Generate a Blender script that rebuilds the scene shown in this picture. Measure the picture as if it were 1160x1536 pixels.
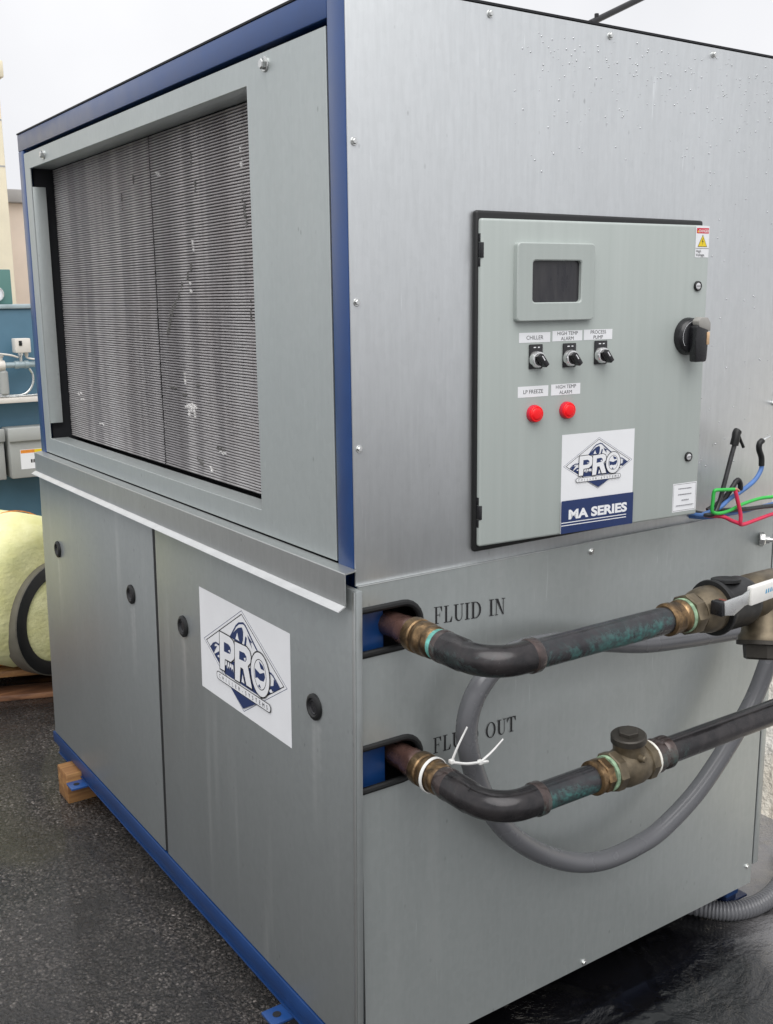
import bpy, bmesh, math, random
from mathutils import Vector, Matrix

for o in list(bpy.data.objects):
    bpy.data.objects.remove(o)
S = bpy.context.scene
COL = S.collection
R = math.radians
GZ = 0.985            # height of the cabinet's mid seam above the ground
random.seed(7)

# ------------------------------------------------------------------ camera
cam = bpy.data.cameras.new('camera')
cam.sensor_fit = 'VERTICAL'
cam.sensor_height = 24.0
cam.sensor_width = 24.0
cam.lens = 24.0 * 1560.43 / 1536.0
cam.clip_start = 0.05
cam.clip_end = 2000
co = bpy.data.objects.new('camera', cam)
COL.objects.link(co)
cr = Vector((0.82622344, -0.56322668, -0.01142487))
cu = Vector((0.12244749, 0.15975442, 0.97953312))
cf = Vector((0.54987402, 0.81071217, -0.20095855))
mw = Matrix.Identity(4)
for i in range(3):
    mw[i][0] = cr[i]; mw[i][1] = cu[i]; mw[i][2] = -cf[i]
mw.translation = Vector((-0.855576, -1.357505, 0.451188 + GZ))
co.matrix_world = mw
S.camera = co

# ------------------------------------------------------------------ world, sun, exposure
SUN_EL, SUN_AZ = 58.0, 215.0       # azimuth from +y clockwise
W = bpy.data.worlds.new('World')
S.world = W
W.use_nodes = True
nt = W.node_tree
nt.nodes.clear()
sky = nt.nodes.new('ShaderNodeTexSky')
sky.sky_type = 'NISHITA'
sky.sun_disc = False
sky.sun_elevation = R(SUN_EL)
sky.sun_rotation = R(SUN_AZ)
sky.dust_density = 6.0
hs = nt.nodes.new('ShaderNodeHueSaturation')
hs.inputs['Saturation'].default_value = 0.12
nt.links.new(sky.outputs[0], hs.inputs['Color'])
tc = nt.nodes.new('ShaderNodeTexCoord')
nz = nt.nodes.new('ShaderNodeTexNoise')
nz.inputs['Scale'].default_value = 2.2
nz.inputs['Detail'].default_value = 5.0
nt.links.new(tc.outputs['Generated'], nz.inputs['Vector'])
cr_ = nt.nodes.new('ShaderNodeValToRGB')
cr_.color_ramp.elements[0].position = 0.25
cr_.color_ramp.elements[0].color = (7.5, 7.6, 7.95, 1)
cr_.color_ramp.elements[1].position = 0.75
cr_.color_ramp.elements[1].color = (9.8, 9.8, 10.0, 1)
nt.links.new(nz.outputs['Fac'], cr_.inputs['Fac'])
mx = nt.nodes.new('ShaderNodeMix')
mx.data_type = 'RGBA'
mx.inputs[0].default_value = 0.85
nt.links.new(hs.outputs[0], mx.inputs[6])
nt.links.new(cr_.outputs[0], mx.inputs[7])
bg = nt.nodes.new('ShaderNodeBackground')
bg.inputs['Strength'].default_value = 0.069
nt.links.new(mx.outputs[2], bg.inputs['Color'])
wo = nt.nodes.new('ShaderNodeOutputWorld')
nt.links.new(bg.outputs[0], wo.inputs['Surface'])

sl = bpy.data.lights.new('sun', 'SUN')
sl.energy = 1.4
sl.angle = R(60)
sl.color = (1.0, 0.985, 0.965)
so = bpy.data.objects.new('sun', sl)
COL.objects.link(so)
so.location = (0, 0, 12)
sd = Vector((math.sin(R(SUN_AZ)) * math.cos(R(SUN_EL)), math.cos(R(SUN_AZ)) * math.cos(R(SUN_EL)), math.sin(R(SUN_EL))))
so.rotation_euler = sd.to_track_quat('Z', 'Y').to_euler()

S.render.engine = 'CYCLES'
S.view_settings.view_transform = 'Standard'
S.view_settings.look = 'None'
S.view_settings.gamma = 1.0
S.view_settings.use_curve_mapping = False
S.view_settings.exposure = 0.78

# ------------------------------------------------------------------ material helpers
MATS = {}

class NG:
    """thin wrapper to write node trees briefly"""
    def __init__(s, name):
        m = bpy.data.materials.new(name)
        m.use_nodes = True
        s.m = m
        s.t = m.node_tree
        s.b = s.t.nodes['Principled BSDF']
        s.pos = None
    def n(s, typ, **kw):
        x = s.t.nodes.new(typ)
        for k, v in kw.items():
            if k.startswith('i_'):
                x.inputs[k[2:].replace('_', ' ')].default_value = v
            else:
                setattr(x, k, v)
        return x
    def l(s, a, b):
        s.t.links.new(a, b)
    def coord(s, scale=(1, 1, 1), rot=(0, 0, 0), world=True):
        if world:
            g = s.n('ShaderNodeNewGeometry')
            src = g.outputs['Position']
        else:
            g = s.n('ShaderNodeTexCoord')
            src = g.outputs['Object']
        mp = s.n('ShaderNodeMapping')
        mp.inputs['Scale'].default_value = scale
        mp.inputs['Rotation'].default_value = rot
        s.l(src, mp.inputs['Vector'])
        return mp.outputs[0]
    def noise(s, vec, scale=5, detail=4, rough=0.55, dist=0.0):
        x = s.n('ShaderNodeTexNoise')
        x.inputs['Scale'].default_value = scale
        x.inputs['Detail'].default_value = detail
        x.inputs['Roughness'].default_value = rough
        x.inputs['Distortion'].default_value = dist
        s.l(vec, x.inputs['Vector'])
        return x.outputs['Fac']
    def vor(s, vec, scale, feature='F1', out='Distance', rand=1.0):
        x = s.n('ShaderNodeTexVoronoi', feature=feature)
        x.inputs['Scale'].default_value = scale
        x.inputs['Randomness'].default_value = rand
        s.l(vec, x.inputs['Vector'])
        return x.outputs[out]
    def ramp(s, fac, stops):
        x = s.n('ShaderNodeValToRGB')
        e = x.color_ramp.elements
        while len(e) < len(stops):
            e.new(0.5)
        for q, (p, c) in zip(e, stops):
            q.position = p
            if not isinstance(c, (tuple, list)):
                c = (c, c, c)
            q.color = (*c, 1)
        s.l(fac, x.inputs['Fac'])
        return x.outputs['Color']
    def mix(s, fac, a, b, mode='MIX'):
        x = s.n('ShaderNodeMix', data_type='RGBA', blend_type=mode)
        for v, i in ((fac, 0), (a, 6), (b, 7)):
            if isinstance(v, (int, float)):
                x.inputs[i].default_value = v if i == 0 else (v, v, v, 1)
            elif isinstance(v, tuple):
                x.inputs[i].default_value = (*v, 1)
            else:
                s.l(v, x.inputs[i])
        return x.outputs[2]
    def math(s, op, a, b=0.0, c=0.0):
        x = s.n('ShaderNodeMath', operation=op)
        for i, v in enumerate((a, b, c)):
            if isinstance(v, (int, float)):
                x.inputs[i].default_value = v
            else:
                s.l(v, x.inputs[i])
        return x.outputs[0]
    def bump(s, h, strength=0.2, dist=0.001, nrm=None):
        x = s.n('ShaderNodeBump')
        x.inputs['Strength'].default_value = strength
        x.inputs['Distance'].default_value = dist
        s.l(h, x.inputs['Height'])
        if nrm is not None:
            s.l(nrm, x.inputs['Normal'])
        s.l(x.outputs[0], s.b.inputs['Normal'])
        return x.outputs[0]
    def set(s, **kw):
        for k, v in kw.items():
            i = s.b.inputs[k.replace('_', ' ')]
            if isinstance(v, (int, float)):
                i.default_value = v
            elif isinstance(v, tuple):
                i.default_value = (*v, 1) if len(v) == 3 else v
            else:
                s.l(v, i)
        return s


def plain(name, col, rough=0.5, metal=0.0, var=0.12, scale=30, bump=0.0, **kw):
    g = NG(name)
    n = g.noise(g.coord(), scale, 4)
    lo = tuple(max(0, c * (1 - var)) for c in col)
    hi = tuple(min(1, c * (1 + var)) for c in col)
    g.set(Base_Color=g.ramp(n, [(0.3, lo), (0.7, hi)]), Metallic=metal)
    g.set(Roughness=g.ramp(n, [(0.3, max(0, rough - 0.06)), (0.7, min(1, rough + 0.06))]))
    if bump:
        g.bump(g.noise(g.coord(), scale * 6, 3), bump, 0.001)
    g.set(**kw)
    MATS[name] = g.m
    return g.m


def galv(name, base, rough=0.42, metal=0.85, streak=0.08, stain=0.0, seed=0.0, wave=0.0, drips=()):
    """galvanised / brushed sheet with vertical grain, spangle and drip stains"""
    g = NG(name)
    v1 = g.coord((150, 150, 16.0))
    a = g.noise(v1, 1.0, 5, 0.6)
    b = g.noise(g.coord((7, 7, 0.7)), 1.0, 3, 0.5)
    c = g.vor(g.coord((1, 1, 0.8)), 95, out='Color')
    cb = g.ramp(c, [(0.0, 0.0), (1.0, 1.0)])
    lo = tuple(x * (1 - streak) for x in base)
    hi = tuple(min(1, x * (1 + streak)) for x in base)
    col = g.ramp(a, [(0.3, lo), (0.7, hi)])
    col = g.mix(g.ramp(b, [(0.3, 0.0), (0.7, 0.3)]), col, tuple(x * 0.92 for x in base))
    col = g.mix(0.05, col, cb, 'SOFT_LIGHT')
    sp = g.noise(g.coord(), 24, 4, 0.6)
    col = g.mix(g.ramp(sp, [(0.62, 0.0), (0.76, 0.05)]), col, tuple(x * 0.70 for x in base))
    nk = g.vor(g.coord((1, 1, 0.55), (0.3, 0.5, 0.2)), 38)
    nm = g.noise(g.coord(), 5, 3)
    nf = g.math('MULTIPLY', g.ramp(nk, [(0.05, 1.0), (0.11, 0.0)]), g.ramp(nm, [(0.50, 0.0), (0.62, 0.5)]))
    col = g.mix(nf, col, tuple(x * 0.45 for x in base))
    sc_ = g.noise(g.coord((160, 160, 9), (0.0, 0.35, 0.0)), 1.0, 2)
    col = g.mix(g.math('MULTIPLY', g.ramp(sc_, [(0.70, 0.0), (0.76, 0.5)]), g.ramp(g.noise(g.coord(), 3.1, 3), [(0.5, 0.0), (0.6, 1.0)])), col, tuple(min(1, x * 1.5) for x in base))
    r = g.ramp(b, [(0.3, rough - 0.02), (0.7, rough + 0.03)])
    if stain:
        d = g.noise(g.coord((22, 22, 1.1)), 1.0, 4, 0.55, 0.4)
        e = g.noise(g.coord((2.2, 2.2, 2.0)), 1.0, 2)
        f = g.math('MULTIPLY', g.ramp(d, [(0.55, 0.0), (0.70, 1.0)]), g.ramp(e, [(0.42, 0.0), (0.62, 1.0)]))
        f = g.math('MULTIPLY', f, stain)
        col = g.mix(f, col, (0.62, 0.63, 0.62))
        r = g.mix(f, r, 0.62)
    if drips:
        sx_ = g.n('ShaderNodeSeparateXYZ')
        g.l(g.coord(), sx_.inputs[0])
        wob = g.math('MULTIPLY', g.math('SUBTRACT', g.noise(g.coord((1, 1, 6)), 9.0, 3), 0.5), 0.03)
        yy = g.math('ADD', sx_.outputs['Y'], wob)
        zr = g.ramp(sx_.outputs['Z'], [(0.50, 0.0), (0.62, 0.45), (0.715, 0.8), (0.735, 0.0)])
        tot = None
        for y0 in drips:
            q = g.ramp(g.math('ABSOLUTE', g.math('SUBTRACT', yy, y0)), [(0.002, 1.0), (0.020, 0.0)])
            tot = q if tot is None else g.math('MAXIMUM', tot, q)
        f = g.math('MULTIPLY', g.math('MULTIPLY', tot, zr), g.ramp(g.noise(g.coord((60, 60, 3)), 1.0, 4), [(0.35, 0.15), (0.65, 0.85)]))
        col = g.mix(f, col, (0.60, 0.61, 0.60))
    g.set(Base_Color=col, Metallic=metal, Roughness=r)
    h = g.math('ADD', g.math('MULTIPLY', a, 0.4), g.math('MULTIPLY', g.noise(g.coord((3, 3, 2)), 1.0, 2), wave))
    g.bump(h, 0.06, 0.0012)
    MATS[name] = g.m
    return g.m


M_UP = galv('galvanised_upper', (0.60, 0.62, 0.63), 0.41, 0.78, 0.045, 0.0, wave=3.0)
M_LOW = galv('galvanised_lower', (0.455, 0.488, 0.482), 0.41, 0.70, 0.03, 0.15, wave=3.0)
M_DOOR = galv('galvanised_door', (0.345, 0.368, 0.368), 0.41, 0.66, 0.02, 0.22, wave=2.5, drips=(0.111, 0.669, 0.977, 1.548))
M_COILP = galv('galvanised_coil_panel', (0.50, 0.54, 0.535), 0.44, 0.68, 0.025, 0.12, wave=0.6)
M_CAP = galv('galvanised_cap', (0.46, 0.475, 0.47), 0.36, 0.8, 0.05, 0.35)
M_LIP = plain('sky_lit_zinc', (0.74, 0.75, 0.75), 0.36, 0.7, 0.05, 30)  # lighter than the cap: the lip's sky reflection put into the colour
M_BLUE = plain('blue_paint', (0.012, 0.056, 0.200), 0.34, 0.0, 0.08, 14, Coat_Weight=0.4, Coat_Roughness=0.3)
M_BLUER = plain('blue_rail_paint', (0.006, 0.036, 0.135), 0.38, 0.0, 0.12, 9)
M_BLUED = plain('blue_post_paint', (0.006, 0.040, 0.15), 0.35, 0.0, 0.10, 14)
M_BLUESHADE = plain('shaded_blue_paint', (0.004, 0.012, 0.045), 0.45, 0.0, 0.1, 14)  # frame blue darkened for the far foot, its shade put into the colour
M_BLACK = plain('black_rubber', (0.006, 0.0065, 0.007), 0.5, 0, 0.2, 60)
M_BLACKP = plain('black_plastic', (0.010, 0.010, 0.012), 0.28, 0, 0.2, 60)
M_DARK = plain('dark_interior', (0.010, 0.011, 0.014), 0.7, 0, 0.2, 20)
M_STEEL = plain('zinc_steel', (0.62, 0.63, 0.62), 0.28, 0.95, 0.10, 60)
M_CHROME = plain('satin_chrome', (0.72, 0.72, 0.72), 0.22, 1.0, 0.04, 60)
M_WHITE = plain('white_vinyl', (0.80, 0.81, 0.83), 0.35, 0, 0.02, 20)
M_NAVY = plain('navy_print', (0.012, 0.030, 0.115), 0.40, 0, 0.08, 40)
M_INK = plain('black_ink', (0.014, 0.014, 0.016), 0.55, 0, 0.2, 60)
M_GREYINK = plain('grey_ink', (0.22, 0.22, 0.24), 0.55, 0, 0.2, 60)
M_REDP = plain('red_print', (0.62, 0.02, 0.05), 0.4, 0, 0.05, 40)
M_YELP = plain('yellow_print', (0.80, 0.60, 0.02), 0.4, 0, 0.05, 40)
M_LENS = plain('red_lens', (0.92, 0.004, 0.010), 0.35, 0, 0.03, 40)
M_SCREEN = None
g = NG('screen_glass')
n = g.noise(g.coord((60, 60, 10)), 1.0, 4)
g.set(Base_Color=g.ramp(n, [(0.35, (0.014, 0.014, 0.019)), (0.75, (0.05, 0.048, 0.05))]), Roughness=g.ramp(n, [(0.3, 0.22), (0.7, 0.45)]))
M_SCREEN = g.m

# enclosure powder coat: pale grey green with faint rain streaks
g = NG('enclosure_paint')
a = g.noise(g.coord((70, 70, 2.0)), 1.0, 4)
b = g.noise(g.coord((6, 6, 3)), 1.0, 3)
col = g.ramp(a, [(0.30, (0.385, 0.425, 0.405)), (0.72, (0.415, 0.455, 0.435))])
col = g.mix(g.ramp(b, [(0.45, 0.0), (0.8, 0.25)]), col, (0.34, 0.375, 0.36))
g.set(Base_Color=col, Roughness=0.38)
g.bump(g.noise(g.coord(), 420, 2), 0.06, 0.0006)
M_ENC = g.m

# condenser tubes: dusty aluminium with brownish vertical weathering bands
g = NG('coil_aluminium')
a = g.noise(g.coord((11, 11, 0.35)), 1.0, 3, 0.5)
b = g.noise(g.coord((40, 40, 6)), 1.0, 4, 0.6)
c = g.noise(g.coord((3, 3, 3)), 1.0, 3)
col = g.ramp(a, [(0.32, (0.26, 0.245, 0.25)), (0.48, (0.40, 0.385, 0.39)), (0.56, (0.52, 0.50, 0.50)), (0.72, (0.60, 0.59, 0.59))])
col = g.mix(g.ramp(c, [(0.50, 0.0), (0.78, 0.35)]), col, (0.28, 0.235, 0.225))
col = g.mix(g.ramp(b, [(0.55, 0.0), (0.8, 0.5)]), col, (0.16, 0.15, 0.16))
g.set(Base_Color=col, Metallic=0.55, Roughness=0.5)
M_COIL = g.m
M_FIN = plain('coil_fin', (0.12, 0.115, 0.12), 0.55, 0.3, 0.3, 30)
M_BENT = plain('bent_fin', (0.82, 0.81, 0.80), 0.4, 0.3, 0.1, 60)
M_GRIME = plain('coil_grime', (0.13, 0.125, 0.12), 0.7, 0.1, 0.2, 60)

# copper pipe gone black with verdigris
def copper(name, lo, hi, green):
    g = NG(name)
    a = g.noise(g.coord((1, 1, 1)), 26, 6, 0.68, 0.5)
    b = g.noise(g.coord((1, 1, 1)), 8, 6, 0.72, 0.8)
    c = g.noise(g.coord((1, 1, 1)), 160, 4, 0.65)
    col = g.ramp(a, [(0.3, lo), (0.7, hi)])
    gn = g.n('ShaderNodeNewGeometry')
    sx_ = g.n('ShaderNodeSeparateXYZ')
    g.l(gn.outputs['Normal'], sx_.inputs[0])
    und = g.ramp(g.math('ADD', g.math('MULTIPLY', sx_.outputs['Z'], 0.5), 0.5), [(0.50, 1.0), (0.86, 0.10)])
    f = g.math('MULTIPLY', g.ramp(b, [(0.57 - 0.12 * green, 0.0), (0.72 - 0.12 * green, 1.0)]), g.ramp(c, [(0.38, 0.40), (0.58, 1.0)]))
    f = g.math('MULTIPLY', f, und)
    col = g.mix(g.math('MULTIPLY', f, min(1.0, 0.4 + green * 0.6)), col, g.ramp(c, [(0.35, (0.030, 0.110, 0.105)), (0.65, (0.065, 0.205, 0.19))]))
    g.set(Base_Color=col, Metallic=g.mix(f, 0.45, 0.05), Roughness=g.mix(f, g.ramp(a, [(0.3, 0.14), (0.7, 0.27)]), 0.6))
    g.bump(g.math('ADD', c, a), 0.08, 0.001)
    return g.m
M_COPPER = copper('tarnished_copper', (0.030, 0.025, 0.025), (0.11, 0.080, 0.074), 0.30)
M_COPPERG = copper('verdigris_copper', (0.026, 0.026, 0.030), (0.060, 0.056, 0.060), 1.1)
M_COPPERB = copper('brown_copper', (0.060, 0.034, 0.030), (0.19, 0.105, 0.088), 0.0)
M_COPPERD = copper('black_copper', (0.016, 0.016, 0.018), (0.048, 0.043, 0.044), -0.1)
g = NG('aged_brass')
a = g.noise(g.coord(), 34, 6, 0.7, 0.6)
col = g.ramp(a, [(0.28, (0.035, 0.025, 0.017)), (0.45, (0.12, 0.080, 0.045)), (0.60, (0.27, 0.175, 0.090)), (0.78, (0.42, 0.30, 0.17))])
g.set(Base_Color=col, Metallic=0.85, Roughness=g.ramp(a, [(0.3, 0.45), (0.7, 0.28)]))
g.bump(g.noise(g.coord(), 150, 3), 0.15, 0.001)
M_BRASS = g.m
M_BRONZE = plain('dull_bronze', (0.145, 0.118, 0.080), 0.45, 0.6, 0.35, 45, bump=0.15)
M_BRONZED = plain('dark_bronze', (0.05, 0.045, 0.038), 0.5, 0.5, 0.25, 40, bump=0.1)
M_VERD = plain('verdigris_flux', (0.13, 0.38, 0.33), 0.8, 0, 0.5, 80)
M_VERDP = plain('pale_flux', (0.26, 0.38, 0.25), 0.8, 0.1, 0.55, 70)
M_TAPE = plain('white_tape', (0.72, 0.70, 0.64), 0.7, 0, 0.1, 80)
M_HOSE = plain('grey_conduit', (0.115, 0.117, 0.126), 0.26, 0, 0.06, 9, bump=0.0)
M_ZIP = plain('white_nylon', (0.78, 0.78, 0.76), 0.4, 0, 0.04, 40)
M_GREENW = plain('green_insulation', (0.04, 0.46, 0.075), 0.5, 0, 0.1, 30)
M_REDW = plain('red_insulation', (0.62, 0.03, 0.085), 0.5, 0, 0.1, 30)
M_BLUEW = plain('blue_insulation', (0.085, 0.19, 0.46), 0.5, 0, 0.12, 30)
M_FADED = plain('faded_black_sleeve', (0.03, 0.03, 0.032), 0.32, 0, 0.3, 60)
M_HANDLE = plain('white_handle', (0.74, 0.73, 0.70), 0.4, 0, 0.06, 40)
M_RUST = plain('rusty_bolt', (0.20, 0.065, 0.05), 0.6, 0.3, 0.3, 80)
M_COPPERL = plain('bare_copper_strand', (0.62, 0.36, 0.24), 0.35, 0.8, 0.2, 80)
M_BLUEINK = plain('blue_ink', (0.06, 0.32, 0.55), 0.5, 0, 0.1, 40)
M_SMOKE = plain('smoky_clear_plastic', (0.30, 0.29, 0.27), 0.15, 0, 0.1, 40)
M_AMBER = plain('amber_sticker', (0.62, 0.42, 0.25), 0.4, 0, 0.2, 40)

g = NG('sawn_wood')
a = g.noise(g.coord((3, 40, 60)), 1.0, 5, 0.6, 0.5)
b = g.noise(g.coord(), 9, 3)
col = g.ramp(a, [(0.25, (0.10, 0.042, 0.014)), (0.5, (0.24, 0.115, 0.038)), (0.75, (0.44, 0.25, 0.09))])
col = g.mix(g.ramp(b, [(0.4, 0.0), (0.7, 0.5)]), col, (0.16, 0.085, 0.045))
g.set(Base_Color=col, Roughness=0.62)
g.bump(a, 0.3, 0.002)
M_WOOD = g.m
g = NG('wet_pallet_wood')
a = g.noise(g.coord((4, 30, 60)), 1.0, 5, 0.6, 0.5)
g.set(Base_Color=g.ramp(a, [(0.25, (0.09, 0.042, 0.024)), (0.5, (0.20, 0.095, 0.05)), (0.75, (0.34, 0.17, 0.085))]), Roughness=0.5)
g.bump(a, 0.3, 0.002)
M_WOODW = g.m
g = NG('yellow_insulation_wrap')
a = g.noise(g.coord(), 9, 5, 0.6)
b = g.noise(g.coord((5, 5, 30)), 1.0, 4)
col = g.ramp(a, [(0.3, (0.66, 0.64, 0.29)), (0.7, (0.80, 0.78, 0.45))])
g.set(Base_Color=g.mix(g.ramp(b, [(0.45, 0.0), (0.75, 0.5)]), col, (0.52, 0.54, 0.26)), Roughness=0.85)
g.bump(g.math('ADD', g.noise(g.coord(), 60, 4), b), 0.5, 0.006)
M_YELLOW = g.m
M_GREYPL = plain('grey_flange', (0.12, 0.112, 0.09), 0.5, 0, 0.15, 20)
M_TEAL = plain('teal_enamel', (0.075, 0.165, 0.235), 0.45, 0, 0.10, 5)
M_TEALD = plain('teal_enamel_low', (0.055, 0.12, 0.165), 0.5, 0, 0.15, 5)
M_GREENB = plain('sea_green_enamel', (0.10, 0.22, 0.20), 0.45, 0, 0.08, 5)
M_GREYBOX = plain('grey_steel_box', (0.36, 0.37, 0.36), 0.45, 0, 0.06, 8)
M_CREAM = plain('cream_stucco', (0.82, 0.74, 0.56), 0.85, 0, 0.06, 6, bump=0.15)
M_PINK = plain('pinkish_stucco', (0.82, 0.70, 0.60), 0.85, 0, 0.05, 5, bump=0.15)
M_CAPG = plain('grey_coping', (0.42, 0.41, 0.41), 0.7, 0, 0.08, 6)
M_ALU = plain('pale_pipe', (0.36, 0.44, 0.47), 0.4, 0.2, 0.1, 20)
M_IVORY = plain('ivory_plastic', (0.70, 0.66, 0.61), 0.45, 0, 0.05, 20)
M_ORANGE = plain('orange_print', (0.75, 0.26, 0.03), 0.45, 0, 0.15, 60)
g = NG('pale_rough_stone')
a = g.noise(g.coord(), 5, 6, 0.65, 0.5)
b = g.noise(g.coord((1, 1, 1.6)), 2.2, 4, 0.6, 0.8)
col = g.ramp(a, [(0.25, (0.50, 0.42, 0.33)), (0.42, (0.72, 0.67, 0.58)), (0.7, (0.82, 0.80, 0.76))])
col = g.mix(g.ramp(b, [(0.58, 0.0), (0.68, 0.7)]), col, (0.30, 0.22, 0.16))
g.set(Base_Color=col, Roughness=0.85)
g.bump(g.math('ADD', a, g.noise(g.coord(), 40, 4)), 0.6, 0.03)
M_STONE = g.m

# ground: wet coarse asphalt on the coil side, a smooth black sealed wet coat before the panel side
g = NG('wet_asphalt')
P = g.coord()
sep = g.n('ShaderNodeSeparateXYZ')
g.l(P, sep.inputs[0])
warp = g.noise(P, 3.0, 4)
edge = g.math('ADD', sep.outputs['X'], g.math('MULTIPLY', g.math('SUBTRACT', warp, 0.5), 0.5))
mask = g.ramp(edge, [(0.10, 0.0), (0.22, 1.0)])
wv = g.n('ShaderNodeTexNoise')
wv.inputs['Scale'].default_value = 60
wv.inputs['Detail'].default_value = 3
g.l(P, wv.inputs['Vector'])
Pw = g.mix(0.010, P, wv.outputs['Color'], 'ADD')
cellc = g.vor(Pw, 135, out='Color')
celld = g.vor(Pw, 135)
cell2 = g.vor(Pw, 300)
cell2c = g.vor(Pw, 300, out='Color')
sepc = g.n('ShaderNodeSeparateColor')
g.l(cellc, sepc.inputs[0])
sep2 = g.n('ShaderNodeSeparateColor')
g.l(cell2c, sep2.inputs[0])
big = g.noise(P, 2.4, 4, 0.6)
mid = g.noise(P, 18, 4)
stone = g.ramp(sepc.outputs[0], [(0.0, (0.028, 0.024, 0.022)), (0.5, (0.072, 0.062, 0.057)), (0.82, (0.125, 0.110, 0.101)), (1.0, (0.38, 0.34, 0.315))])
small = g.ramp(sep2.outputs[0], [(0.0, (0.024, 0.021, 0.019)), (0.6, (0.078, 0.068, 0.062)), (1.0, (0.23, 0.205, 0.19))])
stone = g.mix(g.ramp(sepc.outputs[2], [(0.45, 0.0), (0.55, 1.0)]), stone, small)
stone = g.mix(g.ramp(celld, [(0.34, 0.0), (0.66, 1.0)]), stone, (0.010, 0.009, 0.009))
stone = g.mix(g.ramp(big, [(0.38, 0.85), (0.62, 0.0)]), stone, (0.012, 0.011, 0.011))
srough = g.ramp(sepc.outputs[1], [(0.0, 0.14), (1.0, 0.5)])
pale_n = g.noise(P, 1.3, 3)
palex = g.ramp(g.math('ADD', g.math('MULTIPLY', sep.outputs['X'], 0.55), g.math('MULTIPLY', pale_n, 0.5)), [(0.80, 0.0), (1.10, 1.0)])  # seal coat turns paler towards the right, edge broken by noise
seal = g.mix(palex, (0.005, 0.005, 0.006), (0.20, 0.195, 0.20))
g.set(Base_Color=g.mix(mask, stone, seal))
wr = g.noise(P, 30, 5, 0.6, 1.5)
rseal = g.ramp(wr, [(0.35, 0.03), (0.7, 0.10)])
g.set(Roughness=g.mix(mask, srough, rseal))
rough_n = g.noise(P, 190, 5, 0.65)
hs_ = g.math('ADD', g.math('MULTIPLY', celld, -0.55), g.math('ADD', g.math('MULTIPLY', cell2, -0.35), g.math('ADD', g.math('MULTIPLY', mid, 0.9), g.math('MULTIPLY', rough_n, 0.9))))
wmask = g.ramp(g.noise(P, 3.5, 3, 0.5, 0.5), [(0.44, 0.03), (0.60, 1.0)])
rid = g.noise(P, 9, 6, 0.60, 0.45)
fine = g.noise(P, 110, 3, 0.6)
hw = g.math('ADD', g.math('MULTIPLY', g.math('MULTIPLY', rid, wmask), 6.0), g.math('MULTIPLY', g.math('MULTIPLY', fine, wmask), 0.45))
g.bump(g.mix(mask, hs_, hw), 0.8, 0.006)
g.set(Coat_Weight=g.mix(mask, 0.5, 0.85), Coat_Roughness=0.10, Coat_IOR=1.33)
M_GROUND = g.m

# ------------------------------------------------------------------ mesh helpers
I4 = Matrix.Identity(4)

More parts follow.
